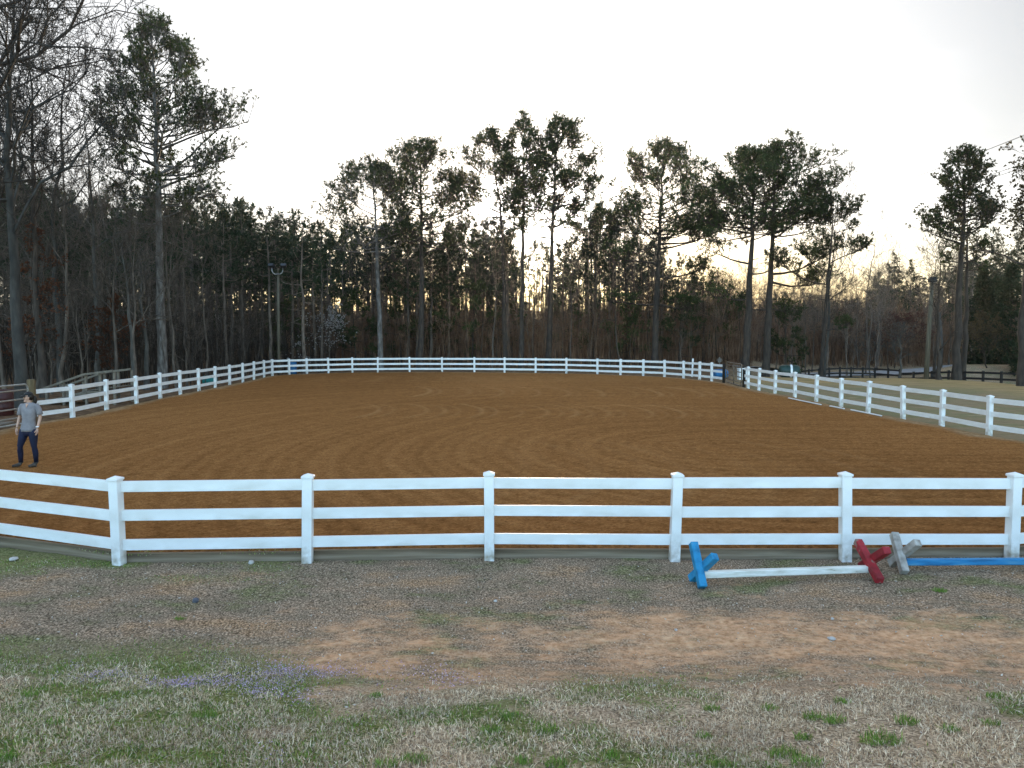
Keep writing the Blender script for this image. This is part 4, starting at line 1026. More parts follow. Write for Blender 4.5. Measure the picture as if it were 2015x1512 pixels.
# ------------------------------------------------------------------ gates
def tube_gate(A, B, z0, z1, nbar, label, mat_, r=0.024, nvert=1, zig=False, group=None):
    A, B = Vector(A), Vector(B); root = empty("metal_gate", ((A.x + B.x) / 2, (A.y + B.y) / 2, 0), 0, label, "gate", group); off = root.location.copy()
    A = A - off; B = B - off; A.z = B.z = 0; d = (B - A).normalized(); L_ = (B - A).length
    def P_(s, z): return A + d * s + Vector((0, 0, z))
    cr = 0.16; pts = [P_(0, z0 + cr)]
    def arc(cs, cz, a0, a1): return [P_(cs + cr * math.cos(R(a0 + (a1 - a0) * i / 5)), cz + cr * math.sin(R(a0 + (a1 - a0) * i / 5))) for i in range(6)]
    loop = arc(cr, z1 - cr, 180, 90) + arc(L_ - cr, z1 - cr, 90, 0) + arc(L_ - cr, z0 + cr, 0, -90) + arc(cr, z0 + cr, 270, 180)
    loop.append(loop[0]); MB().tube(loop, r * 1.15, 8, cap=False).build("gate_frame", mat_, root)
    for i in range(nbar):
        z = z0 + (z1 - z0) * (0.16 + 0.70 * (i / max(nbar - 1, 1)) ** 1.0)
        MB().tube([P_(0.02, z), P_(L_ - 0.02, z)], r, 8).build("bar", mat_, root)
    for i in range(nvert):
        s = L_ * (i + 1) / (nvert + 1); MB().tube([P_(s, z0), P_(s, z1)], r, 8).build("upright", mat_, root)
    if zig: MB().tube([P_(0.1, z1 - 0.1), P_(L_ * 0.5, z0 + 0.05)], r * .8, 8).build("brace", mat_, root)
    return root
gA = at(56, 800, 23.7); gB = Vector((-15.3, 19.75, 0))
tube_gate(gB, gA, 0.20, 1.40, 4, "grey tube gate at the left edge behind the woman", M_METAL, 0.026, 1, True)
def round_post(px, Y_, ytop, r, label, mat_=M_POLEWOOD, name="gate_post"):
    p = at(px, ytop, Y_); z_ = G(p.x, Y_)
    m = MB(); m.lathe([(r, -0.2), (r, p.z - z_ - 0.04), (r * .9, p.z - z_)], 14); o = m.build(name, mat_); o.location = (p.x, Y_, z_)
    return tag(o, label, "post")
M_BROWNPOST = pmat("brown_post_wood", [(0.3, (0.08, 0.055, 0.028)), (0.7, (0.16, 0.115, 0.06))], scale=5, stretch=(3, 3, .2), rough=.9, bump=.3)
round_post(61, 24.6, 747, 0.125, "thick round brown post where the left white fence meets the tube gate", M_BROWNPOST)
g1, g2 = gp(1424.5, 754), gp(1463, 763)
tube_gate(g1 + Vector((0.15, 0, 0)), g2 - Vector((0.12, 0, 0)), 0.08, 1.28, 4, "small rusty bar gate in the far right corner of the arena", M_RUSTMETAL, 0.03, 1)
round_post(1424.5, g1.y + .12, 716, 0.085, "dark post on the left of the rusty bar gate", M_BARKD)
round_post(1464.5, g2.y + .12, 727, 0.085, "dark post on the right of the rusty bar gate", M_BARKD)

# wooden ramp with handrails behind the left fence
Yr = 32.0
ra, rb_, rc = at(78, 768, Yr), at(166, 737, Yr), at(222, 730, Yr)
root = empty("wooden_ramp", (ra.x, Yr, 0), 0, "weathered wooden ramp and landing with handrail behind the left white fence", "ramp"); off = root.location.copy()
for yy in (0, 1.5):
    MB().bar(ra - off + Vector((0, yy, 0)), rb_ - off + Vector((0, yy, 0)), 0.10, 0.09, .005).build("handrail", M_DECK, root)
    MB().bar(rb_ - off + Vector((0, yy, 0)), rc - off + Vector((0, yy, 0)), 0.10, 0.088, .005).build("handrail", M_DECK, root)
    for t_ in (0.12, 0.5, 1.0):
        p = ra.lerp(rb_, t_) - off; MB().bar((p.x, yy + 0.1, -0.3), (p.x, yy + .1, p.z - 0.04), 0.09, 0.09, .004).build("post", M_DECK, root)
    for t_ in (0.5, 1.0):
        p = rb_.lerp(rc, t_) - off; MB().bar((p.x, yy + 0.1, -0.3), (p.x, yy + .1, p.z - 0.04), 0.09, 0.09, .004).build("post", M_DECK, root)
    MB().bar((ra - off) + Vector((0, yy + .1, -0.62)), (rb_ - off) + Vector((0, yy + .1, -0.80)), 0.04, 0.16).build("stringer", M_DECK, root)
    MB().bar((rb_ - off) + Vector((0.003, yy + .1, -0.80)), (rc - off) + Vector((0, yy + .1, -0.9)), 0.04, 0.16).build("stringer", M_DECK, root)
for i in range(14):
    t_ = (i + .5) / 14
    p = (ra - off).lerp(rb_ - off, t_) + Vector((0, .85, -0.53 - 0.18 * t_))
    MB().box(p, (0.13, 1.4, 0.03)).build("plank", M_DECK, root)
for i in range(9):
    t_ = (i + .5) / 9
    p = (rb_ - off).lerp(rc - off, t_) + Vector((0, .85, -0.70))
    MB().box(p, (0.125, 1.4, 0.03)).build("plank", M_DECK, root)
# boards laid as a bridge just outside the gate
root = empty("plank_walkway", (-17.8, 23.2, 0), R(10), "flat grey plank walkway on the ground beyond the tube gate", "walkway")
for i in range(11):
    MB().box((0, -1.3 + i * 0.27, 0.06 + rf.uniform(-.006, .006)), (3.4, 0.25, 0.05), bevel=.004).build("plank", M_DECK, root)

# ------------------------------------------------------------------ loose things round the arena
def barrel(name, p, r, h_, m_, label, cat, lying=None, lid=None):
    prof = [(r * .93, 0), (r, 0.03), (r, h_ * .3), (r * 1.04, h_ * .33), (r, h_ * .36), (r, h_ * .64), (r * 1.04, h_ * .67), (r, h_ * .7), (r, h_ - .03), (r * .93, h_)]
    M = Matrix.Identity(4)
    if lying is not None: M = Matrix.Rotation(lying, 4, 'Z') @ Matrix.Translation((-h_ / 2, 0, r)) @ Matrix.Rotation(R(90), 4, 'Y')
    o = MB().lathe(prof, 18, M).build(name, m_); o.location = p
    if lid: MB().lathe([(r * 1.05, h_), (r * 1.05, h_ + .05), (r * .3, h_ + .09)], 18).build("lid", lid, o)
    return tag(o, label, cat)
p = at(576, 722, 57.5); barrel("barrel", (p.x, 57.5, G(p.x, 57.5) + .05), 0.29, 0.88, M_BLUEPL, "upright blue barrel behind the far left bend of the white fence", "barrel")
p = at(413, 748, 45); barrel("barrel", (p.x, 45, G(p.x, 45) + .05), 0.27, 0.75, M_TEAL, "teal tub lying on its side behind the left white fence", "tub", lying=0.1)
p = at(1410, 742, 53); barrel("barrel", (p.x, 52, G(p.x, 52) + .05), 0.30, 0.9, M_BLUEPL, "blue drum lying behind the fence just left of the rusty gate", "barrel", lying=0.15)
p = at(8, 800, 28); barrel("barrel", (p.x, 28, G(p.x, 28) + .05), 0.32, 0.95, M_REDB, "dark red drum behind the tube gate at the left edge", "barrel")
p = at(1457, 742, 50); b_ = MB(); b_.box((0, 0, .36), (0.5, 0.5, .72), bevel=.03); o = b_.build("storage_bin", M_VINYL); o.location = (p.x + .1, 50, G(p.x, 50) + .04); tag(o, "white upright storage bin seen through the rusty gate", "bin")
MB().box((0, 0, .745), (.54, .54, .045), bevel=.01).build("lid", M_VINYL, o)
# green tank lying by the lawn
p = at(1553, 741, 53); zt = G(p.x, 53)
o = MB().lathe([(0.10, -0.72), (0.34, -0.66), (0.43, -0.5), (0.44, 0), (0.43, 0.5), (0.34, 0.66), (0.10, 0.72)], 20, Matrix.Translation((0, 0, .43)) @ Matrix.Rotation(R(90), 4, 'Y')).build("water_tank", M_GREENT)
o.location = (p.x, 53, zt + .05); o.rotation_euler = (0, 0, R(-12)); tag(o, "dark green rounded tank with a pale band lying at the lawn edge", "tank")
MB().lathe([(0.448, -0.07), (0.455, -0.05), (0.455, 0.05), (0.448, 0.07)], 20, Matrix.Translation((0.1, 0, .43)) @ Matrix.Rotation(R(90), 4, 'Y')).build("band", M_VINYL, o)
# dark mulch heap round the thin pine
p = at(1625, 742, 56); m = MB(); m.ball((0, 0, 0), (2.2, 1.0, .42), 3, .16, rf); o = m.build("mulch_heap", M_BARKD); o.location = (p.x, 56, G(p.x, 56)); tag(o, "low dark heap of mulch at the foot of the thin pine", "heap")
# diamond sign and white stake
p = at(1416, 709, 70); z_ = G(p.x, 70); root = empty("road_sign", (p.x, 70, z_), R(8), "grey back of a diamond road sign above the rusty gate", "sign")
MB().bar((0, 0.03, 0), (0, 0.03, p.z - z_ + .1), 0.05, 0.05).build("post", M_SIGN, root)
MB().box((0, 0, p.z - z_), (0.42, 0.012, 0.42), Matrix.Rotation(R(45), 3, 'Y'), .002).build("panel", M_SIGN, root)
p = at(1363, 706, 53.5); z_ = G(p.x, 53.5)
o = MB().bar((0, 0, 0), (0.05, 0, p.z - z_), 0.10, 0.10, .005).build("stake", M_VINYL); o.location = (p.x - .03, 53.5, z_); tag(o, "lone white stake taller than the far fence behind it", "stake")
# pale rail pieces lying along the right fence
for (xa, ya), (xb, yb), lab in (((1558, 783.5), (1622, 796.5), "broken white rail lying under the right fence nearest the gate"), ((1682, 806.5), (1742, 818.5), "broken white rail lying under the right fence, middle of three"),
                                ((1640, 799), (1668, 804.5), "short white rail offcut lying between the two longer broken rails")):
    a, c = gp(xa, ya, .05), gp(xb, yb, .05); o = MB().bar((0, 0, 0), c - a, 0.07, 0.035, .004).build("broken_rail", M_VINYL); o.location = a + Vector((-.14, 0, 0)); tag(o, lab, "rail")

# ------------------------------------------------------------------ cavaletti: low jumps of crossed beams and a pole
M_POLEB = pmat("blue_pole_paint", [(0.30, (0.012, 0.10, 0.22)), (0.5, (0.02, 0.19, 0.40)), (0.7, (0.09, 0.28, 0.43))], scale=6, stretch=(0.4, 3, 3), rough=0.6, bump=0.25)
def cavaletti(ends, mats, pole_m, label, pole_z, stretch=0.045):
    """ends: for each end of the pole two beams, each given by its two end points"""
    c = [sum((p for b in e for p in b), Vector()) / 4 for e in ends]
    root = empty("cavaletti", (c[0].x, c[0].y, -0.10), 0, label, "jump"); off = root.location.copy()
    ax_ = (c[1] - c[0]); ax_.z = 0; ax_.normalize()
    for e, m_ in zip(ends, mats):
        for q, (a, b) in enumerate(e):
            sh = ax_ * (-0.036 if q == 0 else 0.036)
            v = (b - a).normalized() * stretch
            m = (a + b) / 2
            ob = MB().bar(a - v - m, b + v - m, 0.094, 0.096, 0.007, up=ax_).build("cross_beam", m_, root); ob.location = m + sh - off
    front = Vector((ax_.y, -ax_.x, 0)) * 0.045
    a = c[0] - off + front + ax_ * 0.015; b = c[1] - off + front - ax_ * 0.03
    a.z = pole_z[0] + 0.10; b.z = pole_z[1] + 0.10
    MB().bar(a, b, 0.085, 0.078, 0.008).build("pole", pole_m, root)
    return root
def xpair(p, zf=-0.05):
    """pixel ends of the two beams: back-top, front-bottom, front-top, back-bottom; depth comes from where the lower ends rest on the ground"""
    fb, bb = gp(*p[1], zf), gp(*p[3], zf)
    return ((at(*p[0], bb.y + 0.02), fb), (at(*p[2], fb.y), bb))
blue_x = xpair([(1371, 1075), (1387, 1149), (1398, 1099), (1359, 1136)])
red_x = xpair([(1695, 1070), (1734, 1138), (1737, 1085), (1694, 1113)])
grey_x = xpair([(1766, 1056), (1784, 1121), (1797, 1071), (1752, 1106)], -0.05)
cavaletti([blue_x, red_x], (M_BLUEP, M_REDP), M_WHITEP, "low jump with one blue cross, one red cross and a white pole", (0.035, 0.0))
shift = Vector((2.75, 0.05, 0)); far_x = tuple(tuple(p + shift for p in b_) for b_ in grey_x)
cavaletti([grey_x, far_x], (M_GREYW, M_GREYW), M_POLEB, "low jump with bare grey wooden cross and blue pole, cut by the right edge", (0.01, 0.01))

# ------------------------------------------------------------------ stones in the foreground
def stone(px, py, r, m_, label, seed, flat=.7):
    p = gp(px, py, -0.08); z_ = float(terrain_z(p.x, p.y)); p = gp(px, py, z_)
    rr_ = random.Random(seed); o = MB().ball((0, 0, r * .3), (r, r * .8, r * flat), 2, .16, rr_).build("stone", m_); o.location = (p.x, p.y, z_); o.rotation_euler = (0, 0, seed)
    tag(o, label, "stone", "loose stones in front of the arena")
stone(494, 1109, 0.042, M_STONE, "pale stone in the dead grass below the second post of the front fence", 1)
stone(385, 1185, 0.048, M_DSTONE, "dark bluish stone in the turf at left, alone", 2)
stone(1636, 1259, 0.040, M_STONE, "cream stone lying on the bare orange dirt at right", 3, .5)
stone(1638, 1219, 0.022, M_STONE, "small pale stone in the dirt just behind the cream one", 4, .6)
stone(27, 1103, 0.07, M_STONE, "flat pale stone at the left edge near the edging boards", 5, .3)
stone(975, 1184, 0.022, M_STONE, "small white stone at the top of the bare dirt, mid picture", 6)
stone(1330, 1241, 0.02, M_STONE, "tiny pale stone in the dirt left of the cream one", 8)

# ------------------------------------------------------------------ grass, flowers and litter
def blades(x, y, ln, wid, col, rng, lean=0.8, z=None):
    n = len(x); z = terrain_z(x, y) - 0.004 if z is None else z
    b0 = np.stack([x, y, z], 1)
    az = rng.uniform(0, 6.283, n); tilt = np.abs(rng.normal(0, 1, n)) * lean; tilt = np.clip(tilt, 0, 1.45)
    d = np.stack([np.cos(az) * np.sin(tilt), np.sin(az) * np.sin(tilt), np.cos(tilt)], 1)
    sd_ = np.stack([-np.sin(az), np.cos(az), np.zeros(n)], 1)
    roll = rng.uniform(0, 3.14, n)[:, None]; up = np.cross(d, sd_); sd_ = sd_ * np.cos(roll) + up * np.sin(roll)
    bend = np.stack([np.cos(az), np.sin(az), -0.35 + 0 * az], 1) * (ln * rng.uniform(.1, .4, n))[:, None]
    m_ = b0 + d * (ln * .5)[:, None]; tp = b0 + d * ln[:, None] + bend * np.sin(tilt)[:, None]
    tp[:, 2] = np.maximum(tp[:, 2], z + 0.003)
    w = wid[:, None] * sd_
    V = np.stack([b0, m_ + w, tp, m_ - w], 1).reshape(-1, 3)
    Q = np.arange(n)[:, None] * 4 + np.array([[0, 1, 2, 3]])
    return V, Q, np.repeat(col, 4, 0)
def pick_cols(rng, n, pal, wts):
    pal = np.array(pal); i = rng.choice(len(pal), n, p=np.array(wts) / sum(wts))
    return pal[i] * rng.uniform(.7, 1.3, (n, 1))
STRAW = [(0.92, 0.78, 0.57), (0.78, 0.62, 0.43), (0.50, 0.38, 0.25), (0.20, 0.15, 0.10), (0.52, 0.34, 0.20)]
GREEN = [(0.14, 0.25, 0.04), (0.20, 0.33, 0.055), (0.30, 0.31, 0.09), (0.08, 0.15, 0.04)]
M_BLADE = attr_mat("grass_blades", "tint", trans=0.2)
def grass_obj(name, parts, label, kind="stuff", cat="grass", m_=M_BLADE):
    V, Q, C, o_ = [], [], [], 0
    for v, q, c in parts: V.append(v); Q.append(q + o_); C.append(c); o_ += len(v)
    V = np.concatenate(V); me_ = np_mesh(name, V, quads=np.concatenate(Q)); color_attr(me_, "tint", np.concatenate(C))
    return tag(link_mesh(name, me_, m_), label, cat, None, kind)
rg = np.random.default_rng(99)
def sample(n, y0, y1, pw=1.0):
    y = y0 + (y1 - y0) * rg.random(n) ** pw; x = rg.uniform(-1, 1, n) * (0.74 * y + 0.9); return x, y
# dry blades
x, y = sample(430000, 3.1, 9.95, 1.35)
dm = sstep(0.40, 0.85, dirt_mask(x, y) + (fbm(x * 2.4, y * 4.4, 45, 4) - 0.5) * 1.3); clump = fbm(x * 3.1, y * 3.1, 41, 4); clump2 = fbm(x * 0.8, y * 0.8, 43, 3)
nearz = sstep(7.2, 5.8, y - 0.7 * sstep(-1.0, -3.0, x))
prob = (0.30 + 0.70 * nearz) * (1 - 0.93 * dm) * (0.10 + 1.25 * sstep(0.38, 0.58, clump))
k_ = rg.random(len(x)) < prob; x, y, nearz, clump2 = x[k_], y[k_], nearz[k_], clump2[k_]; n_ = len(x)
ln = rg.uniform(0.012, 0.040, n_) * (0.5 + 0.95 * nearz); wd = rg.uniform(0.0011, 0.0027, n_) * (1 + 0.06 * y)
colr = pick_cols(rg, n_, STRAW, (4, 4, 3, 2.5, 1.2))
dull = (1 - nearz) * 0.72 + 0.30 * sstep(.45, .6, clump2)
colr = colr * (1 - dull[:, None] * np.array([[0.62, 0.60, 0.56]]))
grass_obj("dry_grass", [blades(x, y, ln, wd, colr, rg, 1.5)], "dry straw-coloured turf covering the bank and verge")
# green blades
x, y = sample(330000, 3.1, 10.3, 1.2)
gm = 1.25 * green_mask(x, y) * (0.25 + 0.9 * sstep(.4, .62, fbm(x * 4.3, y * 4.3, 47, 3)))
k_ = rg.random(len(x)) < gm * 0.9 + 0.02 * sstep(7, 5, y); x, y = x[k_], y[k_]; n_ = len(x)
ins_ = in_poly(x, y, ARENA); zz_ = np.where(ins_, 0.0, terrain_z(x, y) - .004)
ln = rg.uniform(0.014, 0.040, n_); wd = rg.uniform(0.0014, 0.0030, n_) * (1 + 0.06 * y)
grass_obj("green_grass", [blades(x, y, ln, wd, pick_cols(rg, n_, GREEN + [(0.50, 0.45, 0.30)], (2, 1.5, 3, 1, 2)), rg, 0.8, zz_)], "short green grass creeping through the dry turf")
# fresh clumps
CL = [(740, 1372, .6), (965, 1440, .8), (1000, 1415, .7), (1075, 1442, 1.25), (817, 1500, 1.1), (1095, 1508, .8), (1030, 1502, .6), (1658, 1385, .7), (1600, 1415, .8), (1642, 1422, 1.0), (1735, 1462, 2.0), (1545, 1490, 1.4), (1590, 1508, 1.2),
      (1420, 1510, .9), (1960, 1374, .9), (1868, 1440, .7), (1400, 1398, .7), (1580, 1455, .7), (1785, 1424, 1.0), (1515, 1398, .7), (405, 1414, 1.1), (60, 1372, .7), (110, 1428, .8), (8, 1498, 1.2), (760, 1510, .8), (355, 1220, .5), (1850, 1165, 1.0), (1950, 1428, .7), (1200, 1490, .7), (1385, 1452, .6)]
for i, (px, py, s) in enumerate(CL):
    p = gp(px, py, 0.3)
    for _ in range(6): p = gp(px, py, float(terrain_z(p.x, p.y)))
    n_ = int(150 * s); rr_ = 0.055 * s ** .7 * np.sqrt(rg.random(n_)); a_ = rg.uniform(0, 6.283, n_)
    xx, yy = rr_ * np.cos(a_) * 1.5, rr_ * np.sin(a_)
    V, Q, C = blades(xx, yy, rg.uniform(.03, .072, n_) * s ** .4, rg.uniform(.0018, .0032, n_), pick_cols(rg, n_, GREEN, (2.5, 2.5, 1, 1)), rg, 0.5, np.zeros(n_) - .005)
    me_ = np_mesh("grass_clump", V, quads=Q); color_attr(me_, "tint", C)
    o = link_mesh("grass_clump", me_, M_BLADE); o.location = p
    big = {10: "largest bright green grass clump, at the lower right", 26: "low dark green clump right of the jumps by the fence", 25: "lone little green tuft in the dull turf behind the purple flowers"}.get(i)
    where = "at the bottom edge" if py > 1485 else "midway down the dry bank" if py > 1405 else "at the top of the dry bank"
    side = "left" if px < 500 else "centre left" if px < 900 else "centre" if px < 1250 else "centre right" if px < 1560 else "right"
    where = where.replace(" the dry bank", " the bank").replace("the top", "top")
    tag(o, big or f"{'broad' if s >= 1 else 'small'} green grass clump {where}, {side} of the picture", "grass clump", "fresh green grass clumps in the turf")
# purple flowers
fx, fy = [], []
for px, py, sx_, sy_, n_ in [(180, 1335, 25, 5, 70), (230, 1333, 25, 4, 70), (345, 1350, 40, 3, 260), (425, 1345, 40, 5, 160), (545, 1325, 35, 9, 260), (620, 1326, 50, 6, 220), (520, 1352, 45, 7, 150), (515, 1370, 25, 6, 70), (590, 1378, 20, 5, 50), (440, 1310, 12, 3, 16), (830, 1330, 40, 12, 60), (900, 1345, 30, 8, 40), (540, 1490, 10, 10, 16), (140, 1318, 8, 4, 14)]:
    for _ in range(n_):
        a, c = rg.normal() * sx_, rg.normal() * sy_
        p = gp(px + a, py + c, 0.05)
        for __ in range(3): p = gp(px + a, py + c, float(terrain_z(p.x, p.y)))
        fx.append(p.x); fy.append(p.y)
fx, fy = np.array(fx), np.array(fy); n_ = len(fx)
P_ = np.stack([fx, fy, terrain_z(fx, fy) + rg.uniform(.018, .042, n_)], 1)
V, Q = puffs(P_, np.tile([0, -0.2, 1.0], (n_, 1)), rg, 4, 0.013, 0.0042)
grass_obj("purple_flowers", [(V, Q, np.repeat(pick_cols(rg, n_, [(0.56, 0.42, 0.62), (0.64, 0.50, 0.68), (0.42, 0.30, 0.48)], (3, 2, 1)), 16, 0))], "drift of tiny purple wildflowers low in the grass", cat="flowers")
# litter: pale leaf scraps and wood chips
x, y = sample(2600, 4.5, 9.9, .7)
V, Q, C = blades(x, y, rg.uniform(.010, .030, len(x)), rg.uniform(.003, .009, len(x)), pick_cols(rg, len(x), [(0.55, 0.5, 0.43), (0.42, 0.35, 0.27), (0.16, 0.11, 0.08)], (2, 2, 1)), rg, 2.5, terrain_z(x, y) + .006)
grass_obj("leaf_litter", [(V, Q, C)], "scattered pale leaf scraps and chips on the ground", cat="litter")

# ------------------------------------------------------------------ the woman in the arena
def skin(verts, edges, radii, sub=2, root=0):
    me_ = bpy.data.meshes.new("skin"); me_.from_pydata([tuple(v) for v in verts], edges, [])
    o = bpy.data.objects.new("skin", me_); COL.objects.link(o)
    o.modifiers.new("s", 'SKIN'); 
    if not me_.skin_vertices: me_.skin_vertices.new()
    for i, r in enumerate(radii):
        sv = me_.skin_vertices[0].data[i]; sv.radius = (r, r) if not hasattr(r, "__len__") else r; sv.use_root = (i == root)
    ss = o.modifiers.new("u", 'SUBSURF'); ss.levels = ss.render_levels = sub
    dg = bpy.context.evaluated_depsgraph_get(); dg.update()
    out = bpy.data.meshes.new_from_object(o.evaluated_get(dg)); bpy.data.objects.remove(o)
    return out
def merge(meshes, name):
    bm = bmesh.new()
    for m_ in meshes: bm.from_mesh(m_)
    for f in bm.faces: f.smooth = True
    out = bpy.data.meshes.new(name); bm.to_mesh(out); bm.free(); return out
M_SKIN = pmat("skin", [(0.3, (0.42, 0.24, 0.17)), (0.7, (0.55, 0.34, 0.25))], scale=6, rough=.55)
M_SHIRT = pmat("grey_tshirt", [(0.3, (0.185, 0.170, 0.175)), (0.7, (0.255, 0.235, 0.24))], scale=9, rough=.9, bump=.25, bscale=7, dist=.02)
M_LEGG = pmat("navy_leggings", [(0.3, (0.006, 0.008, 0.024)), (0.7, (0.011, 0.014, 0.040))], scale=7, rough=.7, bump=.15, bscale=8)
M_HAIR = pmat("dark_hair", [(0.3, (0.008, 0.006, 0.005)), (0.7, (0.022, 0.015, 0.011))], scale=20, stretch=(4, 4, .5), rough=.5)
M_BOOT = pmat("dusty_boot", [(0.3, (0.03, 0.024, 0.02)), (0.7, (0.09, 0.075, 0.06))], scale=12, rough=.8)
fp = gp(54, 919, 0.0)
person = empty("person", (fp.x, fp.y, 0.0), 0, "woman in grey t-shirt, navy leggings and dark cap standing in the arena", "person")
J = dict(pel=(.06, 0, .90), sp1=(.07, .01, 1.03), sp2=(.085, .015, 1.18), ch=(.095, .01, 1.32), nk=(.098, .0, 1.445), hd=(.09, -.012, 1.53), ht=(.088, -.005, 1.635),
         ls=(-.085, .02, 1.375), le=(-.155, .045, 1.115), lw=(-.19, -.015, .875), rs=(.27, .0, 1.375), re=(.31, .04, 1.11), rw=(.285, -.045, .875),
         lh=(-.03, 0, .86), lk=(-.125, -.03, .47), la=(-.155, .02, .10), rh=(.145, 0, .86), rk=(.185, -.03, .47), ra=(.185, .02, .10))
names = list(J); ix = {k: i for i, k in enumerate(names)}
rad = dict(pel=.10, sp1=.09, sp2=.09, ch=.078, nk=.046, hd=.082, ht=.072, ls=.042, le=.036, lw=.026, rs=.042, re=.036, rw=.027, lh=.075, lk=.042, la=.030, rh=.075, rk=.042, ra=.030)
E = [("pel", "sp1"), ("sp1", "sp2"), ("sp2", "ch"), ("ch", "nk"), ("nk", "hd"), ("hd", "ht"), ("ch", "ls"), ("ls", "le"), ("le", "lw"), ("ch", "rs"), ("rs", "re"), ("re", "rw"), ("pel", "lh"), ("lh", "lk"), ("lk", "la"), ("pel", "rh"), ("rh", "rk"), ("rk", "ra")]
body = [skin([J[k] for k in names], [(ix[a], ix[c]) for a, c in E], [rad[k] for k in names])]
for wr, s in (("lw", -1), ("rw", 1)):          # hands: palm, four unequal fingers and a thumb
    w = Vector(J[wr]); pc = w + Vector((s * -.004, -.012, -.065))
    body.append(skin([w, pc, pc + Vector((0, -.004, -.03))], [(0, 1), (1, 2)], [.024, (.036, .018), (.036, .016)], 1, 1))
    for q, fl in enumerate((.066, .078, .073, .058)):
        a = pc + Vector((0, -.030 + q * .020, -.022)); c1_ = a + Vector((s * -.004, -.004, -fl * .55)); c2_ = c1_ + Vector((s * -.016, -.008, -fl * .42))
        body.append(skin([a, c1_, c2_], [(0, 1), (1, 2)], [.010, .009, .0075], 1))
    a = pc + Vector((0, -.026, .022)); c1_ = a + Vector((s * -.012, -.026, -.030)); c2_ = c1_ + Vector((s * -.010, -.008, -.026))
    body.append(skin([a, c1_, c2_], [(0, 1), (1, 2)], [.012, .0105, .008], 1))
hd = Vector(J["hd"]); fdir = Vector((-.80, -.60, 0)).normalized(); fside = Vector((-fdir.y, fdir.x, 0))
face = MB()
face.ball(hd + Vector((0, 0, .035)), (.078, .082, .108), 2)
face.ball(hd + fdir * .086 + Vector((0, 0, .015)), (.013, .013, .018), 1); face.ball(hd + fdir * .080 + Vector((0, 0, .035)), (.010, .010, .02), 1)
face.ball(hd + fdir * .055 + Vector((0, 0, -.055)), (.035, .035, .03), 2)
face.ball(hd + fdir * .078 + Vector((0, 0, -.022)), (.014, .014, .007), 1)
for s in (-1, 1): face.ball(hd + fside * s * .079 + Vector((0, 0, .012)), (.016, .016, .03), 1)
body.append(face.mesh("face"))
link_mesh("body", merge(body, "body"), M_SKIN, person)
# clothes
def rings(m, rows, n=20):                      # rows: (centre x, centre y, z, half-width, half-depth)
    rr_ = []
    for cx_, cy_, z_, a_, b_ in rows:
        rr_.append([m.bm.verts.new((cx_ + a_ * math.cos(2 * math.pi * k / n), cy_ + b_ * math.sin(2 * math.pi * k / n), z_ + 0.004 * math.sin(k * 2.3))) for k in range(n)])
    for a, b in zip(rr_, rr_[1:]):
        for k in range(n):
            f = m.bm.faces.new((a[k], a[(k + 1) % n], b[(k + 1) % n], b[k])); f.smooth = True
    m.bm.faces.new(list(reversed(rr_[0]))); m.bm.faces.new(rr_[-1])
sh = MB()
rings(sh, [(.062, .0, .80, .172, .128), (.062, .0, .86, .172, .126), (.066, .003, .96, .150, .110), (.074, .006, 1.06, .140, .106), (.083, .006, 1.16, .154, .124), (.09, .008, 1.26, .175, .122), (.093, .01, 1.335, .182, .108), (.094, .01, 1.385, .165, .092), (.096, .008, 1.42, .11, .075), (.097, .004, 1.438, .066, .058)])
sh.tube([(.02, .012, 1.362), (-.075, .018, 1.365), (-.108, .028, 1.30), (-.130, .036, 1.22), (-.144, .041, 1.165)], [.05, .058, .060, .062, .064], 12)
sh.tube([(.165, .008, 1.362), (.262, .004, 1.365), (.285, .016, 1.30), (.298, .026, 1.22), (.306, .033, 1.165)], [.05, .058, .060, .062, .064], 12)
sh.build("t_shirt", M_SHIRT, person)
nv = MB(); nv.bm.faces.new([nv.bm.verts.new(v) for v in ((.060, -.068, 1.42), (.130, -.068, 1.42), (.095, -.116, 1.335))]); 
r0_ = bmesh.ops.extrude_face_region(nv.bm, geom=list(nv.bm.faces)); bmesh.ops.translate(nv.bm, vec=(0, .03, 0), verts=[v for v in r0_["geom"] if isinstance(v, bmesh.types.BMVert)])
nv.build("neckline", M_SKIN, person)
lgm = MB()
rings(lgm, [(.058, .004, .70, .125, .098), (.058, .004, .78, .158, .118), (.06, .002, .86, .160, .116), (.062, .0, .93, .145, .105)])
lgm.tube([(-.028, .004, .84), (-.045, .0, .76), (-.085, -.012, .63), (-.125, -.03, .47), (-.138, -.01, .38), (-.147, .008, .30), (-.155, .02, .10)], [.098, .100, .084, .060, .060, .058, .042], 14)
lgm.tube([(.143, .004, .84), (.152, .0, .76), (.170, -.012, .63), (.185, -.03, .47), (.188, -.01, .38), (.190, .008, .30), (.185, .02, .10)], [.098, .100, .084, .060, .060, .058, .042], 14)
lgm.build("leggings", M_LEGG, person)
for a_, dx in (("la", -.07), ("ra", -.05)):
    a = Vector(J[a_]); b_ = skin([a + Vector((0, .01, .06)), a + Vector((0, .012, -.045)), a + Vector((dx * .6, -.08, -.055)), a + Vector((dx * 1.3, -.17, -.062))], [(0, 1), (1, 2), (2, 3)], [.046, .052, (.046, .04), (.038, .03)], 2, 1)
    link_mesh("boot", merge([b_], "boot"), M_BOOT, person)
cp = MB(); c_ = hd + Vector((0, 0, .085)) - fdir * .008
cp.ball(c_, (.092, .092, .075), 2)
for v in cp.bm.verts:
    if v.co.z < c_.z - .012: v.co.z = c_.z - .012
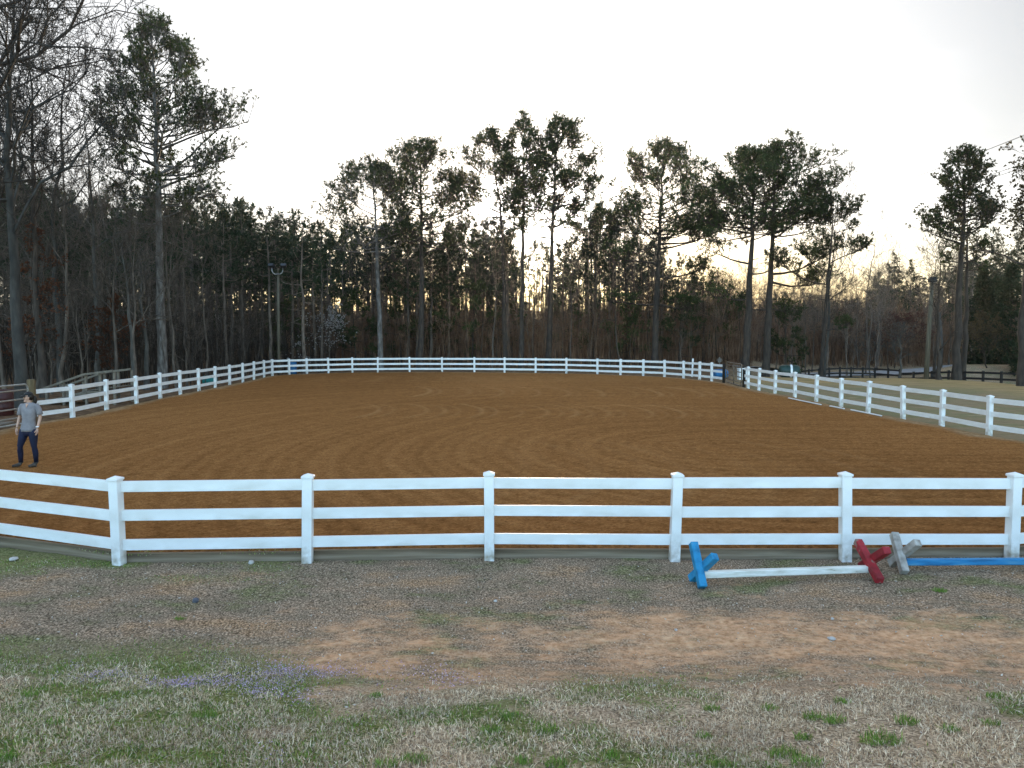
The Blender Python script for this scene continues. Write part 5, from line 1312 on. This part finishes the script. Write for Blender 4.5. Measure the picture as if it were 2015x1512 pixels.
bl = [cp.bm.verts.new(c_ + fdir * (.07 + .095 * math.cos(t_)) + fside * (.078 * math.sin(t_)) + Vector((0, 0, -.006 - .018 * math.cos(t_)))) for t_ in [R(-90 + 180 * i / 8) for i in range(9)]]
f_ = cp.bm.faces.new(bl); r0_ = bmesh.ops.extrude_face_region(cp.bm, geom=[f_]); bmesh.ops.translate(cp.bm, vec=(0, 0, -.008), verts=[v for v in r0_["geom"] if isinstance(v, bmesh.types.BMVert)])
cp.build("cap", M_BLACK, person)
hr = MB(); hr.ball(hd - fdir * .026 + Vector((0, 0, .040)), (.090, .090, .100), 2)
hair = merge([hr.mesh("h"), skin([hd - fdir * .09 + Vector((0, 0, .06)), hd - fdir * .135 + Vector((0, 0, .01)), hd - fdir * .125 + Vector((0, 0, -.09)), hd - fdir * .10 + Vector((0, 0, -.16))], [(0, 1), (1, 2), (2, 3)], [.028, .046, .044, .016], 1)], "hair")
link_mesh("hair", hair, M_HAIR, person)
sg = MB()
for s in (-1, 1):
    sg.box(hd + fdir * .083 + fside * s * .032 + Vector((0, 0, .045)), (.046, .012, .032), Matrix((fside, fdir, Vector((0, 0, 1)))).transposed(), .005)
    sg.bar(hd + fdir * .078 + fside * s * .056 + Vector((0, 0, .05)), hd + fside * s * .084 + Vector((0, 0, .045)), .006, .008)
sg.build("sunglasses", M_BLACK, person)
w = Vector(J["rw"]); MB().lathe([(.031, -.012), (.034, -.008), (.034, .008), (.031, .012)], 12, Matrix.Translation(w + Vector((0, 0, .03)))).build("watch", M_VINYL, person)

# ------------------------------------------------------------------ evening air: the far wood fades into warm haze round the low sun
hz_m = bpy.data.materials.new("evening_haze"); hz_m.use_nodes = True
n, l = hz_m.node_tree.nodes, hz_m.node_tree.links
n.remove(n["Principled BSDF"])
pv = n.new("ShaderNodeVolumePrincipled"); pv.inputs["Color"].default_value = (0.97, 0.90, 0.78, 1); pv.inputs["Density"].default_value = HAZE; pv.inputs["Anisotropy"].default_value = 0.78
l.new(pv.outputs["Volume"], n["Material Output"].inputs["Volume"])
hz = MB().box((0, 515, 14), (1980, 1900, 46)).build("haze", hz_m)
tag(hz, "thin warm evening haze over the whole arena and wood", None, None, "stuff")
